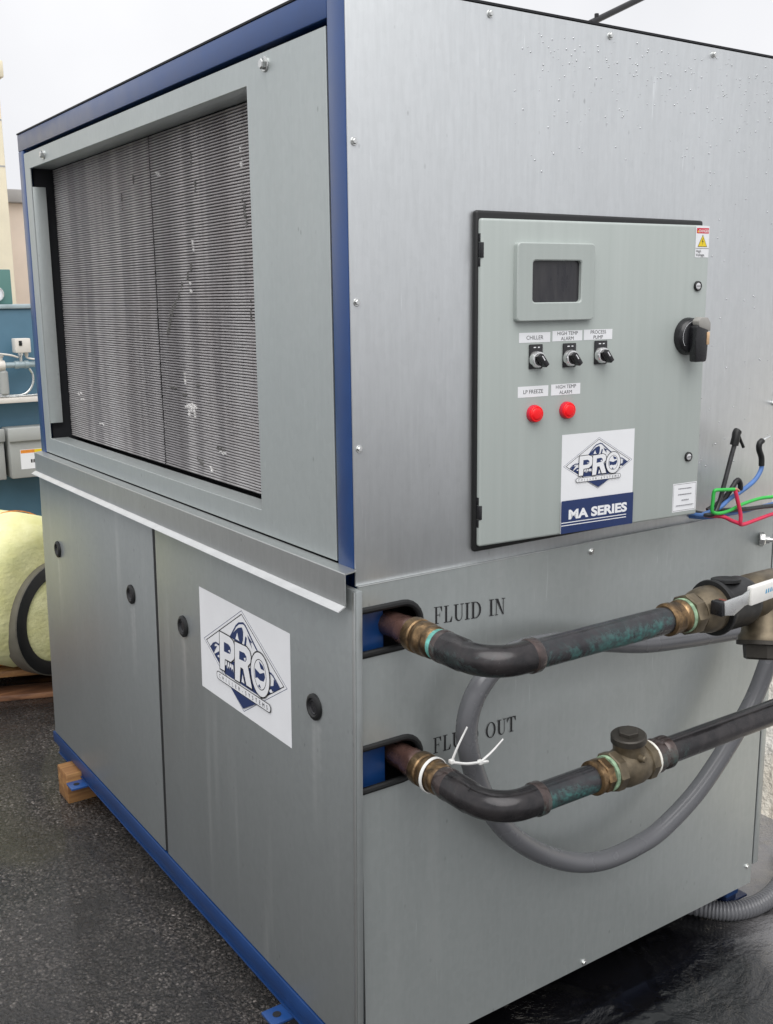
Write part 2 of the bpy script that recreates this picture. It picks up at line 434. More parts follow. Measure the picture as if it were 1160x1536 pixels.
class B:
    """collects shapes into one bmesh"""
    def __init__(s, m=None):
        s.bm = bmesh.new()
        s.m = m
        s.k = 0
        s.mi = 0
    def _merge(s, bm2):
        me = bpy.data.meshes.new('tmp')
        for f in bm2.faces:
            f.material_index = s.mi
        bm2.to_mesh(me)
        bm2.free()
        s.bm.from_mesh(me)
        bpy.data.meshes.remove(me)
    def box(s, x0, x1, y0, y1, z0, z1, bev=0.0, seg=2):
        b = bmesh.new()
        vs = [b.verts.new((x, y, z)) for x in (x0, x1) for y in (y0, y1) for z in (z0, z1)]
        for f in ((0, 1, 3, 2), (4, 6, 7, 5), (0, 4, 5, 1), (2, 3, 7, 6), (0, 2, 6, 4), (1, 5, 7, 3)):
            b.faces.new([vs[i] for i in f])
        if bev:
            bmesh.ops.bevel(b, geom=b.edges[:], offset=bev, segments=seg, affect='EDGES', profile=0.5)
        bmesh.ops.recalc_face_normals(b, faces=b.faces[:])
        s._merge(b)
        return s
    def prism(s, pts, y0, y1, axis='y', bev=0.0):
        """pts in (x,z) extruded along y (or (y,z) along x, or (x,y) along z)"""
        def mk(a, c, d):
            return {'y': (a, d, c), 'x': (d, a, c), 'z': (a, c, d)}[axis]
        b = bmesh.new()
        f = b.faces.new([b.verts.new(mk(a, c, y0)) for a, c in pts])
        r = bmesh.ops.extrude_face_region(b, geom=[f])
        vv = [e for e in r['geom'] if isinstance(e, bmesh.types.BMVert)]
        d = y1 - y0
        bmesh.ops.translate(b, verts=vv, vec={'y': (0, d, 0), 'x': (d, 0, 0), 'z': (0, 0, d)}[axis])
        if bev:
            bmesh.ops.bevel(b, geom=b.edges[:], offset=bev, segments=2, affect='EDGES', profile=0.5)
        bmesh.ops.recalc_face_normals(b, faces=b.faces[:])
        s._merge(b)
        return s
    def lathe(s, p, axis, prof, seg=24, closed=True):
        """prof: list of (t along axis, radius)"""
        p = Vector(p); ax = Vector(axis).normalized()
        u = ax.orthogonal().normalized(); v = ax.cross(u)
        b = bmesh.new()
        rings = []
        for t, r in prof:
            if r < 1e-6:
                rings.append([b.verts.new(p + ax * t)])
            else:
                rings.append([b.verts.new(p + ax * t + (u * math.cos(a) + v * math.sin(a)) * r) for a in [2 * math.pi * i / seg for i in range(seg)]])
        for A, C in zip(rings, rings[1:]):
            for i in range(seg):
                j = (i + 1) % seg
                if len(A) == 1 and len(C) == 1:
                    continue
                if len(A) == 1:
                    b.faces.new((A[0], C[i], C[j]))
                elif len(C) == 1:
                    b.faces.new((A[i], A[j], C[0]))
                else:
                    b.faces.new((A[i], A[j], C[j], C[i]))
        if closed:
            for r in (rings[0], rings[-1]):
                if len(r) > 2:
                    b.faces.new(r)
        bmesh.ops.recalc_face_normals(b, faces=b.faces[:])
        s._merge(b)
        return s
    def plathe(s, p, axis, prof, seg=24, closed=True, k=0.85):
        return s.lathe(p, axis, [(t, r * k) for t, r in prof], seg, closed)
    def tube(s, pts, r, seg=12, rfun=None, caps=True):
        b = bmesh.new()
        pts = [Vector(q) for q in pts]
        t0 = (pts[1] - pts[0]).normalized()
        u = t0.orthogonal().normalized()
        rings = []
        L = 0.0
        for i, q in enumerate(pts):
            if i == 0:
                t = t0
            elif i == len(pts) - 1:
                t = (pts[-1] - pts[-2]).normalized()
            else:
                t = (pts[i + 1] - pts[i - 1]).normalized()
            if i:
                L += (pts[i] - pts[i - 1]).length
            u = (u - t * u.dot(t)).normalized()
            v = t.cross(u)
            rr = rfun(L, i) if rfun else r
            rings.append([b.verts.new(q + (u * math.cos(a) + v * math.sin(a)) * rr) for a in [2 * math.pi * k / seg for k in range(seg)]])
        for A, C in zip(rings, rings[1:]):
            for i in range(seg):
                j = (i + 1) % seg
                b.faces.new((A[i], A[j], C[j], C[i]))
        if caps:
            b.faces.new(rings[0]); b.faces.new(rings[-1])
        bmesh.ops.recalc_face_normals(b, faces=b.faces[:])
        s._merge(b)
        return s
    # flat print on the local plane y = -off : every shape sits a hair prouder than the one before
    def flat(s, pts, step=4e-5):
        s.k += 1
        y = -s.k * step
        f = s.bm.faces.new([s.bm.verts.new((a, y, c)) for a, c in pts])
        f.material_index = s.mi
        f.normal_update()
        if f.normal.y > 0:
            f.normal_flip()
        return s
    def ring(s, outer, inner):
        s.k += 1
        y = -s.k * 4e-5
        n = len(outer)
        o = [s.bm.verts.new((a, y, c)) for a, c in outer]
        i_ = [s.bm.verts.new((a, y, c)) for a, c in inner]
        for k in range(n):
            j = (k + 1) % n
            f = s.bm.faces.new((o[k], o[j], i_[j], i_[k]))
            f.material_index = s.mi
            f.normal_update()
            if f.normal.y > 0:
                f.normal_flip()
        return s
    def text(s, body, x, z, size, align='CENTER', offset=0.0, sx=1.0, width=None):
        s.k += 1
        cu_ = bpy.data.curves.new('t', 'FONT')
        cu_.body = body
        cu_.size = size
        cu_.align_x = align
        cu_.offset = offset
        cu_.resolution_u = 4
        ob = bpy.data.objects.new('t', cu_)
        COL.objects.link(ob)
        dg = bpy.context.evaluated_depsgraph_get()
        me = bpy.data.meshes.new_from_object(ob.evaluated_get(dg))
        bpy.data.objects.remove(ob)
        bpy.data.curves.remove(cu_)
        b = bmesh.new()
        b.from_mesh(me)
        bpy.data.meshes.remove(me)
        y = -s.k * 4e-5
        if width:
            w_ = max(v.co.x for v in b.verts) - min(v.co.x for v in b.verts)
            sx = width / w_
        for v in b.verts:
            a, c = v.co.x * sx, v.co.y
            v.co = (x + a, y, z + c)
        b.normal_update()
        for f in b.faces:
            if f.normal.y > 0:
                f.normal_flip()
        s._merge(b)
        return s
    def shear(s, fn):
        for v in s.bm.verts:
            v.co = fn(v.co)
        return s


WLOC = {}

def link(o, parent=None, wloc=None):
    COL.objects.link(o)
    wloc = Vector(wloc)
    WLOC[o.name] = wloc
    if parent is not None:
        o.parent = parent
        o.location = wloc - WLOC[parent.name]
    else:
        o.location = wloc
    return o

def tag(o, label=None, cat=None, group=None, kind=None):
    if label: o['label'] = label
    if cat: o['category'] = cat
    if group: o['group'] = group
    if kind: o['kind'] = kind
    return o

def obj(name, b, mats, parent=None, m=None, smooth=35, label=None, kind=None):
    """links the shapes in b as one mesh object; coordinates in b are in the cabinet system (seam z = 0)"""
    bm = b.bm
    mat = m or b.m or I4
    bmesh.ops.transform(bm, matrix=Matrix.Translation((0, 0, GZ)) @ mat, verts=bm.verts[:])
    lo = Vector((min(v.co[i] for v in bm.verts) for i in range(3)))
    hi = Vector((max(v.co[i] for v in bm.verts) for i in range(3)))
    c = (lo + hi) / 2
    c.z = lo.z
    bmesh.ops.translate(bm, verts=bm.verts[:], vec=-c)
    me = bpy.data.meshes.new(name)
    bm.to_mesh(me)
    bm.free()
    if not isinstance(mats, (list, tuple)):
        mats = [mats]
    for q in mats:
        me.materials.append(q)
    if smooth:
        for p in me.polygons:
            p.use_smooth = True
        me.set_sharp_from_angle(angle=R(smooth))
    o = bpy.data.objects.new(name, me)
    link(o, parent, c)
    if label: o['label'] = label
    if kind: o['kind'] = kind
    return o

def dup(o, wloc, parent):
    """copy of a part (and its sub-parts) sharing mesh data, at another place"""
    c = o.copy()
    w = WLOC[o.name]
    link(c, parent, wloc)
    for ch in [q for q in bpy.data.objects if q.parent == o]:
        dup(ch, Vector(wloc) + (WLOC[ch.name] - w), c)
    return c

def thing(name, label, cat, loc, group=None):
    o = bpy.data.objects.new(name, None)
    o.empty_display_size = 0.1
    link(o, None, Vector(loc) + Vector((0, 0, GZ)))
    return tag(o, label, cat, group)

def spline(pts, n=12):
    """Catmull-Rom through points"""
    P = [Vector(p) for p in pts]
    P = [P[0] * 2 - P[1]] + P + [P[-1] * 2 - P[-2]]
    out = []
    for i in range(1, len(P) - 2):
        for k in range(n):
            t = k / n
            a, b, c, d = P[i - 1], P[i], P[i + 1], P[i + 2]
            out.append(0.5 * ((2 * b) + (c - a) * t + (2 * a - 5 * b + 4 * c - d) * t * t + (3 * b - a - 3 * c + d) * t ** 3))
    out.append(P[-2])
    return out

def ell(cx, cz, rx, rz, n=24, a0=0.0, a1=360.0):
    k = n if abs(a1 - a0) >= 360 else n + 1
    return [(cx + rx * math.cos(R(a0 + (a1 - a0) * i / n)), cz + rz * math.sin(R(a0 + (a1 - a0) * i / n))) for i in range(k)]

# ================================================================== GROUND
b = B()
nx = 24
ext = 160.0
vs = {}
for i in range(nx + 1):
    for j in range(nx + 1):
        vs[i, j] = b.bm.verts.new((-ext + 2 * ext * i / nx, -ext + 2 * ext * j / nx, -GZ))
for i in range(nx):
    for j in range(nx):
        b.bm.faces.new((vs[i, j], vs[i + 1, j], vs[i + 1, j + 1], vs[i, j + 1]))
tag(obj('ground', b, M_GROUND, smooth=0), 'wet dark asphalt under and around the chiller', None, None, 'structure')

# ================================================================== CHILLER CABINET
WID, DEP, TOP = 1.07, 1.684, 0.90
CH = thing('chiller_unit', 'large galvanised steel chiller cabinet with blue frame and control door', 'chiller', (WID / 2, DEP / 2, -GZ))

# --- blue frame
b = B(); b.box(0, 0.046, 0.0, 0.046, 0.029, TOP, 0.002)
obj('corner_post', b, M_BLUE, CH)
b = B(); b.box(0, 0.046, DEP - 0.043, DEP, 0.029, TOP - 0.0443, 0.002)
obj('corner_post', b, M_BLUE, CH)
b = B(); b.box(0.0, 0.045, 0.0463, DEP, TOP - 0.044, TOP, 0.002)
obj('top_rail', b, M_BLUE, CH)
b = B(); b.box(0.02, 0.066, 0.014, 0.060, -0.87, 0.02, 0.002)
obj('corner_post', b, M_BLUED, CH)
# roof sheet with a thin dark lip
b = B(); b.box(-0.001, WID + 0.004, -0.002, DEP + 0.002, TOP + 0.0005, TOP + 0.004)
obj('roof', b, M_DARK, CH)
# hidden walls; black boxes stand in for the unlit inside
b = B(); b.box(0.14, WID - 0.02, 0.10, DEP - 0.03, -0.86, TOP - 0.01)
obj('dark_filler', b, M_DARK, CH)
b = B(); b.box(0.005, 0.139, 0.075, DEP - 0.02, -0.83, 0.028)
obj('dark_filler', b, M_DARK, CH)
b = B(); b.box(WID - 0.004, WID, 0.002, DEP, -0.86, TOP)
obj('far_side_panel', b, M_LOW, CH)
b = B(); b.box(0.05, WID - 0.005, DEP - 0.004, DEP, -0.86, TOP - 0.002)
obj('back_panel', b, M_LOW, CH)

# --- coil panel with its opening
OY0, OY1, OZ0, OZ1 = 0.311, 1.591, 0.076, 0.804
b = B()
def ringpanel(b, x0, x1, o, i):
    q = bmesh.new()
    def quad(r, x):
        y0, y1, z0, z1 = r
        return [q.verts.new((x, y, z)) for y, z in ((y0, z0), (y1, z0), (y1, z1), (y0, z1))]
    of, inf, ob_, ib = quad(o, x0), quad(i, x0), quad(o, x1), quad(i, x1)
    for k in range(4):
        j = (k + 1) % 4
        q.faces.new((of[k], of[j], inf[j], inf[k]))
        q.faces.new((ob_[k], ob_[j], ib[j], ib[k]))
        q.faces.new((of[k], of[j], ob_[j], ob_[k]))
        q.faces.new((inf[k], inf[j], ib[j], ib[k]))
    bmesh.ops.recalc_face_normals(q, faces=q.faces[:])
    bmesh.ops.bevel(q, geom=[e for e in q.edges if all(abs(v.co.x - x0) < 1e-6 for v in e.verts) and len({round(v.co.y, 4) for v in e.verts} & {round(o[0], 4), round(o[1], 4)}) >= 0], offset=0.0008, segments=1, affect='EDGES')
    b._merge(q)
ringpanel(b, 0.001, 0.004, (0.052, 1.6385, 0.0325, 0.8465), (OY0, OY1, OZ0, OZ1))
CP = obj('coil_panel', b, M_COILP, CH, smooth=20)
# folded returns round the opening
b = B(); b.box(0.0045, 0.050, OY0 + 0.003, OY1 - 0.003, OZ0 - 0.0025, OZ0 - 0.0002, 0.0006)
obj('bottom_return', b, M_COILP, CP)
b = B(); b.box(0.0045, 0.062, OY0 + 0.003, OY1 - 0.003, OZ1 + 0.0002, OZ1 + 0.0025, 0.0006)
obj('top_return', b, M_COILP, CP)
b = B(); b.box(0.0045, 0.040, OY1 + 0.0005, OY1 + 0.003, 0.118, 0.757, 0.0006)
obj('side_return', b, M_COILP, CP)
b = B(); b.box(0.0045, 0.050, OY0 - 0.003, OY0 - 0.0005, 0.09, 0.79, 0.0006)
obj('side_return', b, M_COILP, CP)
b = B(); b.box(0.015, 0.12, OY1 + 0.02, OY1 + 0.024, 0.06, 0.83)
b.box(0.125, 0.138, 0.06, OY1 + 0.05, 0.03, 0.845)
obj('dark_surround', b, M_DARK, CH)

def bolt(name, p, axis, r, parent, mat=M_STEEL, washer=True):
    b = B()
    if washer:
        b.lathe(p, axis, [(0, r * 1.45), (r * 0.22, r * 1.45), (r * 0.3, r * 1.3)], 20)
    b.lathe(p, axis, [(r * 0.3 if washer else 0, r), (r * 0.95, r), (r * 1.15, r * 0.8)], 6)
    return obj(name, b, mat, parent, smooth=25)
b1 = bolt('hex_bolt', (0.001, 0.242, 0.827), (-1, 0, 0), 0.0085, CP)
dup(b1, WLOC[b1.name] + Vector((0, 1.46 - 0.242, -0.002)), CP)

# --- condenser coil: two slabs of flat horizontal tubes in front of dark fins
NT = 126
COILX = 0.060
COIL = None
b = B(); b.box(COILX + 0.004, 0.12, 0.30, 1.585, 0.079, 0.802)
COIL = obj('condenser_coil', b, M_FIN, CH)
zs = [0.083 + (0.800 - 0.083) * k / (NT - 1) for k in range(NT)]
pitch = zs[1] - zs[0]
for y0, y1 in ((0.30, 0.8965), (0.9025, 1.583)):
    b = B()
    for k, z in enumerate(zs):
        # tube drawn as short lengths so it can waver like the real, slightly bent tubes
        nseg = 30
        prev = None
        h = pitch * 0.33
        rows = []
        for i in range(nseg + 1):
            y = y0 + (y1 - y0) * i / nseg
            dz = 0.00012 * math.sin(y * 9 + k * 0.2) + random.uniform(-0.00016, 0.00016)
            dx = random.uniform(-0.0006, 0.0006)
            rows.append([b.bm.verts.new((COILX + dx + a, y, z + dz + c)) for a, c in ((0.008, -h), (0.0012, -h), (0, -h * 0.5), (0, h * 0.5), (0.0012, h), (0.008, h))])
        for A, C in zip(rows, rows[1:]):
            for q in range(5):
                b.bm.faces.new((A[q], A[q + 1], C[q + 1], C[q]))
    bmesh.ops.recalc_face_normals(b.bm, faces=b.bm.faces[:])
    o = obj('coil_tubes', b, M_COIL, COIL, smooth=50, kind='stuff')
# make sure tube faces look outwards
for o in [q for q in bpy.data.objects if q.name.startswith('coil_tubes')]:
    me = o.data
    s_ = sum(p.normal.x * p.area for p in me.polygons)
    if s_ > 0:
        me.flip_normals()
# fins between tubes, thin vertical plates
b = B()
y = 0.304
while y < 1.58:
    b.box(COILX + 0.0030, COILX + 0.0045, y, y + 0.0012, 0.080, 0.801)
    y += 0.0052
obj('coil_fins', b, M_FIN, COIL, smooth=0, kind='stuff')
# dents where the fins are crushed (bright torn metal) and grime plugs
def dents(name, spots, mat, n, w, h, out):
    b = B()
    for (y, z, sy, sz, ang) in spots:
        for k in range(n):
            t = random.uniform(-1, 1); u = random.uniform(-1, 1) * (1 - 0.5 * abs(t))
            yy = y + sy * (t * math.cos(ang) * 1.0 - u * 0.25 * math.sin(ang))
            zz = z + sz * (t * math.sin(ang) + u * 0.45)
            a = random.uniform(0.4, 1.0)
            q = [(yy - w * a, zz - h * a * 0.5), (yy + w * a, zz - h * a * 0.2), (yy + w * a * 0.8, zz + h * a), (yy - w * a * 0.7, zz + h * a * 0.7)]
            d = random.uniform(0.2, 1) * out
            vs = [b.bm.verts.new((COILX - 0.0008 - (d if i > 1 else 0), p[0], p[1])) for i, p in enumerate(q)]
            vb = [b.bm.verts.new((COILX + 0.003, p[0], p[1])) for p in q]
            b.bm.faces.new(vs); b.bm.faces.new(vb[::-1])
            for i in range(4):
                j = (i + 1) % 4
                b.bm.faces.new((vs[i], vb[i], vb[j], vs[j]))
    bmesh.ops.recalc_face_normals(b.bm, faces=b.bm.faces[:])
    return obj(name, b, mat, COIL, smooth=0, kind='stuff')
SPOT_B = [(0.737, 0.226, 0.028, 0.010, 0.1), (0.735, 0.221, 0.024, 0.010, 0.2), (0.737, 0.228, 0.024, 0.010, 0.15), (0.742, 0.222, 0.026, 0.008, 0.1), (0.728, 0.230, 0.018, 0.010, 0.3), (0.722, 0.214, 0.004, 0.012, 1.5), (0.752, 0.214, 0.004, 0.010, 1.5),
          (0.765, 0.285, 0.003, 0.010, 1.35), (0.856, 0.719, 0.014, 0.008, 0.5), (1.490, 0.204, 0.018, 0.008, -0.3), (1.462, 0.190, 0.014, 0.006, -0.2),
          (0.690, 0.560, 0.005, 0.010, 1.2), (0.712, 0.476, 0.004, 0.014, 1.15), (0.590, 0.143, 0.022, 0.007, 0.1), (0.649, 0.100, 0.010, 0.010, 0.9),
          (0.458, 0.705, 0.004, 0.030, 1.5), (1.32, 0.135, 0.02, 0.006, 0.2)]
dents('bent_fins', SPOT_B, M_BENT, 7, 0.0034, 0.0034, 0.0025)
SPOT_D = [(0.843, 0.392, 0.010, 0.018, -1.15), (0.836, 0.402, 0.012, 0.020, -1.15), (0.826, 0.414, 0.012, 0.020, -1.15), (0.815, 0.428, 0.008, 0.014, -1.15), (0.797, 0.444, 0.006, 0.010, -1.1), (0.775, 0.463, 0.007, 0.010, -1.1), (0.757, 0.482, 0.006, 0.008, -1.2), (0.725, 0.500, 0.006, 0.008, -1.2), (0.705, 0.520, 0.005, 0.008, -1.2),
          (0.702, 0.110, 0.020, 0.014, 0.6), (0.600, 0.150, 0.024, 0.006, 0.0), (0.680, 0.730, 0.006, 0.014, 1.5), (0.666, 0.677, 0.007, 0.014, 1.5), (0.453, 0.634, 0.020, 0.030, 1.4), (0.448, 0.600, 0.016, 0.02, 1.4), (0.83, 0.262, 0.016, 0.004, 0.0), (0.44, 0.43, 0.006, 0.02, 1.5), (0.77, 0.250, 0.012, 0.005, 0.2), (0.70, 0.275, 0.010, 0.004, 0.2),
          (1.08, 0.68, 0.01, 0.02, 1.5), (1.0, 0.72, 0.01, 0.01, 1.5)]
dents('grime_plugs', SPOT_D, M_GRIME, 16, 0.0036, 0.0032, 0.0004)

# --- drip cap between upper and lower half
prof = [(0.0004, 0.0300), (-0.0210, 0.0275), (-0.0222, 0.0262), (-0.0222, -0.0255), (-0.0202, -0.0258), (-0.0202, 0.0250), (0.0004, 0.0275)]
b = B(); b.prism(prof, -0.009, DEP - 0.002)
DC = obj('drip_cap', b, M_CAP, CH, smooth=30)
b = B(); b.prism([(-0.0203, -0.0262), (-0.0224, -0.0260), (-0.0345, -0.0325), (-0.0350, -0.0338), (-0.0338, -0.0344), (-0.0203, -0.0275)], -0.0085, DEP - 0.002)
obj('drip_lip', b, M_LIP, DC, smooth=20)

# --- lower side doors lean out a little at the foot
def lean(c):
    return Vector((c.x + 0.0155 * c.z, c.y, c.z))
LEAN = Matrix.Identity(4)
LEAN[0][2] = 0.0155
XD = -0.009
doors = []
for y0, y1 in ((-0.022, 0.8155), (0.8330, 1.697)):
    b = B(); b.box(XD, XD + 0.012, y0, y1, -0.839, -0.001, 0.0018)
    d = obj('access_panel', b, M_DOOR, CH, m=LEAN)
    doors.append(d)
# rolled edge near the corner of the near door
b = B(); b.box(XD - 0.0018, XD - 0.0002, -0.020, -0.012, -0.838, -0.004, 0.0007)
obj('rolled_edge', b, M_CAP, doors[0], m=LEAN)
# black strip stands in for the shaded gap between the doors
b = B(); b.box(XD + 0.0020, XD + 0.006, 0.8158, 0.8327, -0.838, -0.003)
obj('gap_fill', b, M_BLACK, CH, m=LEAN)
# round latches
def latch(y, z, parent):
    b = B(); b.lathe((XD, y, z), (-1, 0, 0), [(0, 0.0235), (0.004, 0.0235), (0.0065, 0.020), (0.0068, 0.0165), (0.004, 0.0135)], 28, closed=False)
    o = obj('latch', b, M_BLACK, parent, m=LEAN)
    b = B(); b.lathe((XD, y, z), (-1, 0, 0), [(0.0006, 0.0136), (0.0042, 0.0136), (0.0046, 0.012), (0.0030, 0.0100), (0.0030, 0.0)], 24)
    obj('latch_cup', b, M_BLACKP, o, m=LEAN)
    return o
l0 = latch(0.111, -0.236, doors[0])
for y, d in ((0.669, doors[0]), (0.977, doors[1]), (1.548, doors[1])):
    dup(l0, WLOC[l0.name] + Vector((0, y - 0.111, 0)), d)

# ------------------------------------------------------------------ the diamond emblem, drawn as flat print
def lerp(a, b, t): return (a[0] + (b[0] - a[0]) * t, a[1] + (b[1] - a[1]) * t)
def stroke(b, pts, w):
    for p, q in zip(pts, pts[1:]):
        d = Vector((q[0] - p[0], q[1] - p[1])).normalized()
        n = (-d.y * w / 2, d.x * w / 2)
        e = (d.x * w * 0.3, d.y * w * 0.3)
        b.flat([(p[0] - n[0] - e[0], p[1] - n[1] - e[1]), (q[0] - n[0] + e[0], q[1] - n[1] + e[1]), (q[0] + n[0] + e[0], q[1] + n[1] + e[1]), (p[0] + n[0] - e[0], p[1] + n[1] - e[1])])

def emblem(b, cx, cz, s, WH=0, NV=1, BK=2, fine=True):
    T = lambda pts: [(cx + x * s, cz + z * s) for x, z in pts]
    def F(mi, pts):
        b.mi = mi
        b.flat(T(pts))
    H = 0.577
    dia = lambda k: [(0, H * k), (-k, 0), (0, -H * k), (k, 0)]
    b.mi = NV; b.ring(T(dia(1.0)), T(dia(0.988)))
    b.mi = BK; b.ring(T(dia(0.936)), T(dia(0.915)))
    # dark land along the lower half of the diamond
    F(NV, [(-0.72, -0.115), (-0.60, -0.05), (-0.45, -0.10), (-0.2, -0.06), (0.2, -0.02), (0.62, -0.10), (0.82, -0.042), (0.62, -0.170), (0.44, -0.275), (-0.44, -0.275)])
    # ridges
    b.mi = NV
    stroke(b, T([(-0.30, 0.195), (-0.238, 0.262), (-0.145, 0.364), (-0.072, 0.415), (0.039, 0.443), (0.092, 0.425), (0.155, 0.375), (0.30, 0.26), (0.38, 0.205)]), 0.022 * s)
    F(NV, [(-0.30, 0.2), (-0.164, 0.308), (-0.091, 0.359), (0.007, 0.388), (0.031, 0.346), (0.023, 0.255), (-0.008, 0.2), (-0.133, 0.195)])
    F(WH, [(-0.16, 0.215), (-0.11, 0.30), (-0.085, 0.235), (-0.06, 0.215)])
    F(NV, [(0.05, 0.20), (0.085, 0.31), (0.115, 0.295), (0.09, 0.2)])
    F(NV, [(0.13, 0.34), (0.20, 0.30), (0.255, 0.275), (0.20, 0.275), (0.24, 0.21), (0.17, 0.275)])
    b.mi = NV
    stroke(b, T([(-0.81, -0.055), (-0.74, 0.005), (-0.666, 0.035), (-0.60, 0.03), (-0.54, 0.06)]), 0.020 * s)
    F(NV, [(-0.80, -0.066), (-0.70, 0.02), (-0.71, -0.02), (-0.64, 0.0), (-0.70, -0.06), (-0.73, -0.105)])
    F(WH, [(-0.64, -0.115), (-0.56, -0.075), (-0.52, -0.135), (-0.58, -0.125)])
    b.mi = NV
    stroke(b, T([(0.60, 0.06), (0.653, 0.062), (0.701, 0.05), (0.784, 0.0), (0.85, -0.045)]), 0.018 * s)
    F(NV, [(0.72, 0.02), (0.80, -0.02), (0.86, -0.038), (0.72, -0.12), (0.63, -0.085), (0.71, -0.055)])
    F(WH, [(0.60, -0.135), (0.66, -0.11), (0.70, -0.13), (0.64, -0.155)])
    # letters: dark outline, white face, dark counter
    Pl = [(-0.555, 0.197), (-0.30, 0.200), (-0.215, 0.175), (-0.175, 0.115), (-0.172, 0.060), (-0.205, -0.03), (-0.285, -0.085), (-0.435, -0.093), (-0.451, -0.238), (-0.570, -0.242)]
    Rl = [(-0.172, 0.183), (0.115, 0.198), (0.185, 0.170), (0.214, 0.115), (0.198, 0.045), (0.135, -0.010), (0.222, -0.240), (0.092, -0.240), (0.020, -0.075), (-0.045, -0.075), (-0.072, -0.255), (-0.186, -0.260)]
    def grow(pts, d):
        n = len(pts)
        out = []
        area = sum(pts[i][0] * pts[(i + 1) % n][1] - pts[(i + 1) % n][0] * pts[i][1] for i in range(n))
        sg = 1 if area > 0 else -1
        for i in range(n):
            p, q, r = Vector(pts[i - 1]), Vector(pts[i]), Vector(pts[(i + 1) % n])
            e1 = (q - p).normalized(); e2 = (r - q).normalized()
            n1 = Vector((e1.y, -e1.x)) * sg; n2 = Vector((e2.y, -e2.x)) * sg
            m = (n1 + n2)
            m = m / max(0.4, m.dot(n1))
            out.append((q.x + m.x * d, q.y + m.y * d))
        return out
    ocx, ocz = 0.420, -0.022
    F(BK, grow(Pl, 0.014)); F(WH, Pl)
    F(NV, [(-0.447, 0.103), (-0.335, 0.106), (-0.285, 0.085), (-0.272, 0.055), (-0.292, 0.006), (-0.350, -0.004), (-0.452, -0.008)])
    F(WH, [(-0.345, 0.03), (-0.30, 0.05), (-0.30, 0.015)])
    F(BK, grow(Rl, 0.014)); F(WH, Rl)
    F(NV, [(-0.062, 0.108), (0.058, 0.116), (0.108, 0.088), (0.108, 0.050), (0.082, 0.022), (-0.070, 0.010)])
    F(WH, [(0.045, 0.055), (0.09, 0.07), (0.085, 0.035), (0.06, 0.03)])
    b.mi = BK; b.flat(T(ell(ocx, ocz, 0.224, 0.256, 28)))
    b.mi = WH; b.flat(T(ell(ocx, ocz, 0.208, 0.240, 28)))
    b.mi = BK; b.flat(T(ell(ocx, ocz, 0.142, 0.170, 28)))
    b.mi = WH; b.flat(T(ell(ocx, ocz, 0.132, 0.160, 28)))
    F(NV, [(0.30, 0.02), (0.34, 0.01), (0.42, -0.01), (0.52, 0.03), (0.535, -0.02), (0.50, -0.075), (0.42, -0.085), (0.36, -0.07), (0.31, -0.09)])
    F(NV, [(0.40, 0.125), (0.44, 0.05), (0.52, 0.05), (0.50, 0.09), (0.45, 0.11)])
    F(NV, [(0.37, -0.165), (0.40, -0.13), (0.44, -0.17)])
    # white trees at the foot of the letters
    for x in (-0.40, -0.34, -0.28, -0.235):
        F(WH, [(x - 0.030, -0.175 + 0.02 * math.sin(x * 40)), (x - 0.012, -0.10), (x + 0.02, -0.105), (x + 0.026, -0.19), (x + 0.008, -0.145)])
    F(WH, [(-0.02, -0.235), (0.01, -0.14), (0.05, -0.235)])
    # foot of the diamond
    F(NV, [(-0.305, -0.383), (0.315, -0.383), (0.0, -0.538)])
    # banner
    def rrect(x0, x1, z0, z1, r):
        out = []
        for (x, z, a) in ((x1 - r, z1 - r, 0), (x0 + r, z1 - r, 90), (x0 + r, z0 + r, 180), (x1 - r, z0 + r, 270)):
            for k in range(5):
                t = R(a + 90 * k / 4)
                out.append((x + r * math.cos(t), z + r * math.sin(t)))
        return out
    F(BK, rrect(-0.655, 0.650, -0.384, -0.284, 0.045))
    F(WH, rrect(-0.645, 0.640, -0.375, -0.293, 0.040))
    b.mi = BK
    x = -0.57
    for ch in 'CHILLER SYSTEMS':
        if ch != ' ':
            b.text(ch, cx + x * s, cz - 0.358 * s, 0.068 * s)
        else:
            b.text('-', cx + x * s, cz - 0.358 * s, 0.068 * s)
        x += 1.14 / 14

MS = Matrix(((0, 1, 0, XD), (-1, 0, 0, 0), (0, 0, 1, 0), (0, 0, 0, 1)))   # local (u, inward, z) -> side plane
MS = LEAN @ MS
b = B()
b.mi = 0
b.flat([(-0.582, -0.1275), (-0.582, -0.344), (-0.196, -0.344), (-0.196, -0.1275)], 3e-4)
b.k = 10
emblem(b, -0.387, -0.2345, 0.1785)
obj('emblem_plate', b, [M_WHITE, M_NAVY, M_INK], doors[0], m=MS, smooth=0, label='white plate with navy diamond mountain emblem')

# --- base rail (blue channel) along the coil side, end rails
b = B()
b.box(-0.024, -0.006, -0.005, 1.715, -0.875, -0.8425, 0.0015)
b.box(-0.0125, 0.03, 0.0, 1.70, -0.9075, -0.8755, 0.001)
b.box(-0.0165, 0.03, 0.0, 1.70, -0.9112, -0.9080, 0.0006)
obj('base_rail', b, M_BLUER, CH)
b = B(); b.box(0.035, WID - 0.05, 0.03, 0.07, -0.925, -0.865, 0.002)
obj('base_rail', b, M_BLUED, CH)
b = B(); b.box(WID - 0.045, WID - 0.003, 0.02, DEP, -0.93, -0.865, 0.002)
obj('base_rail', b, M_BLUED, CH)
def foot(x0, x1, y0, y1, z=-0.9175):
    b = B(); b.box(x0, x1, y0, y1, z, z + 0.006, 0.001)
    o = obj('foot_tab', b, M_BLUE, CH)
    b = B(); b.lathe((x0 + 0.022, (y0 + y1) / 2, z + 0.0062), (0, 0, 1), [(0, 0.0085), (0.0008, 0.0085)], 18)
    obj('bolt_hole', b, M_DARK, o)
    return o
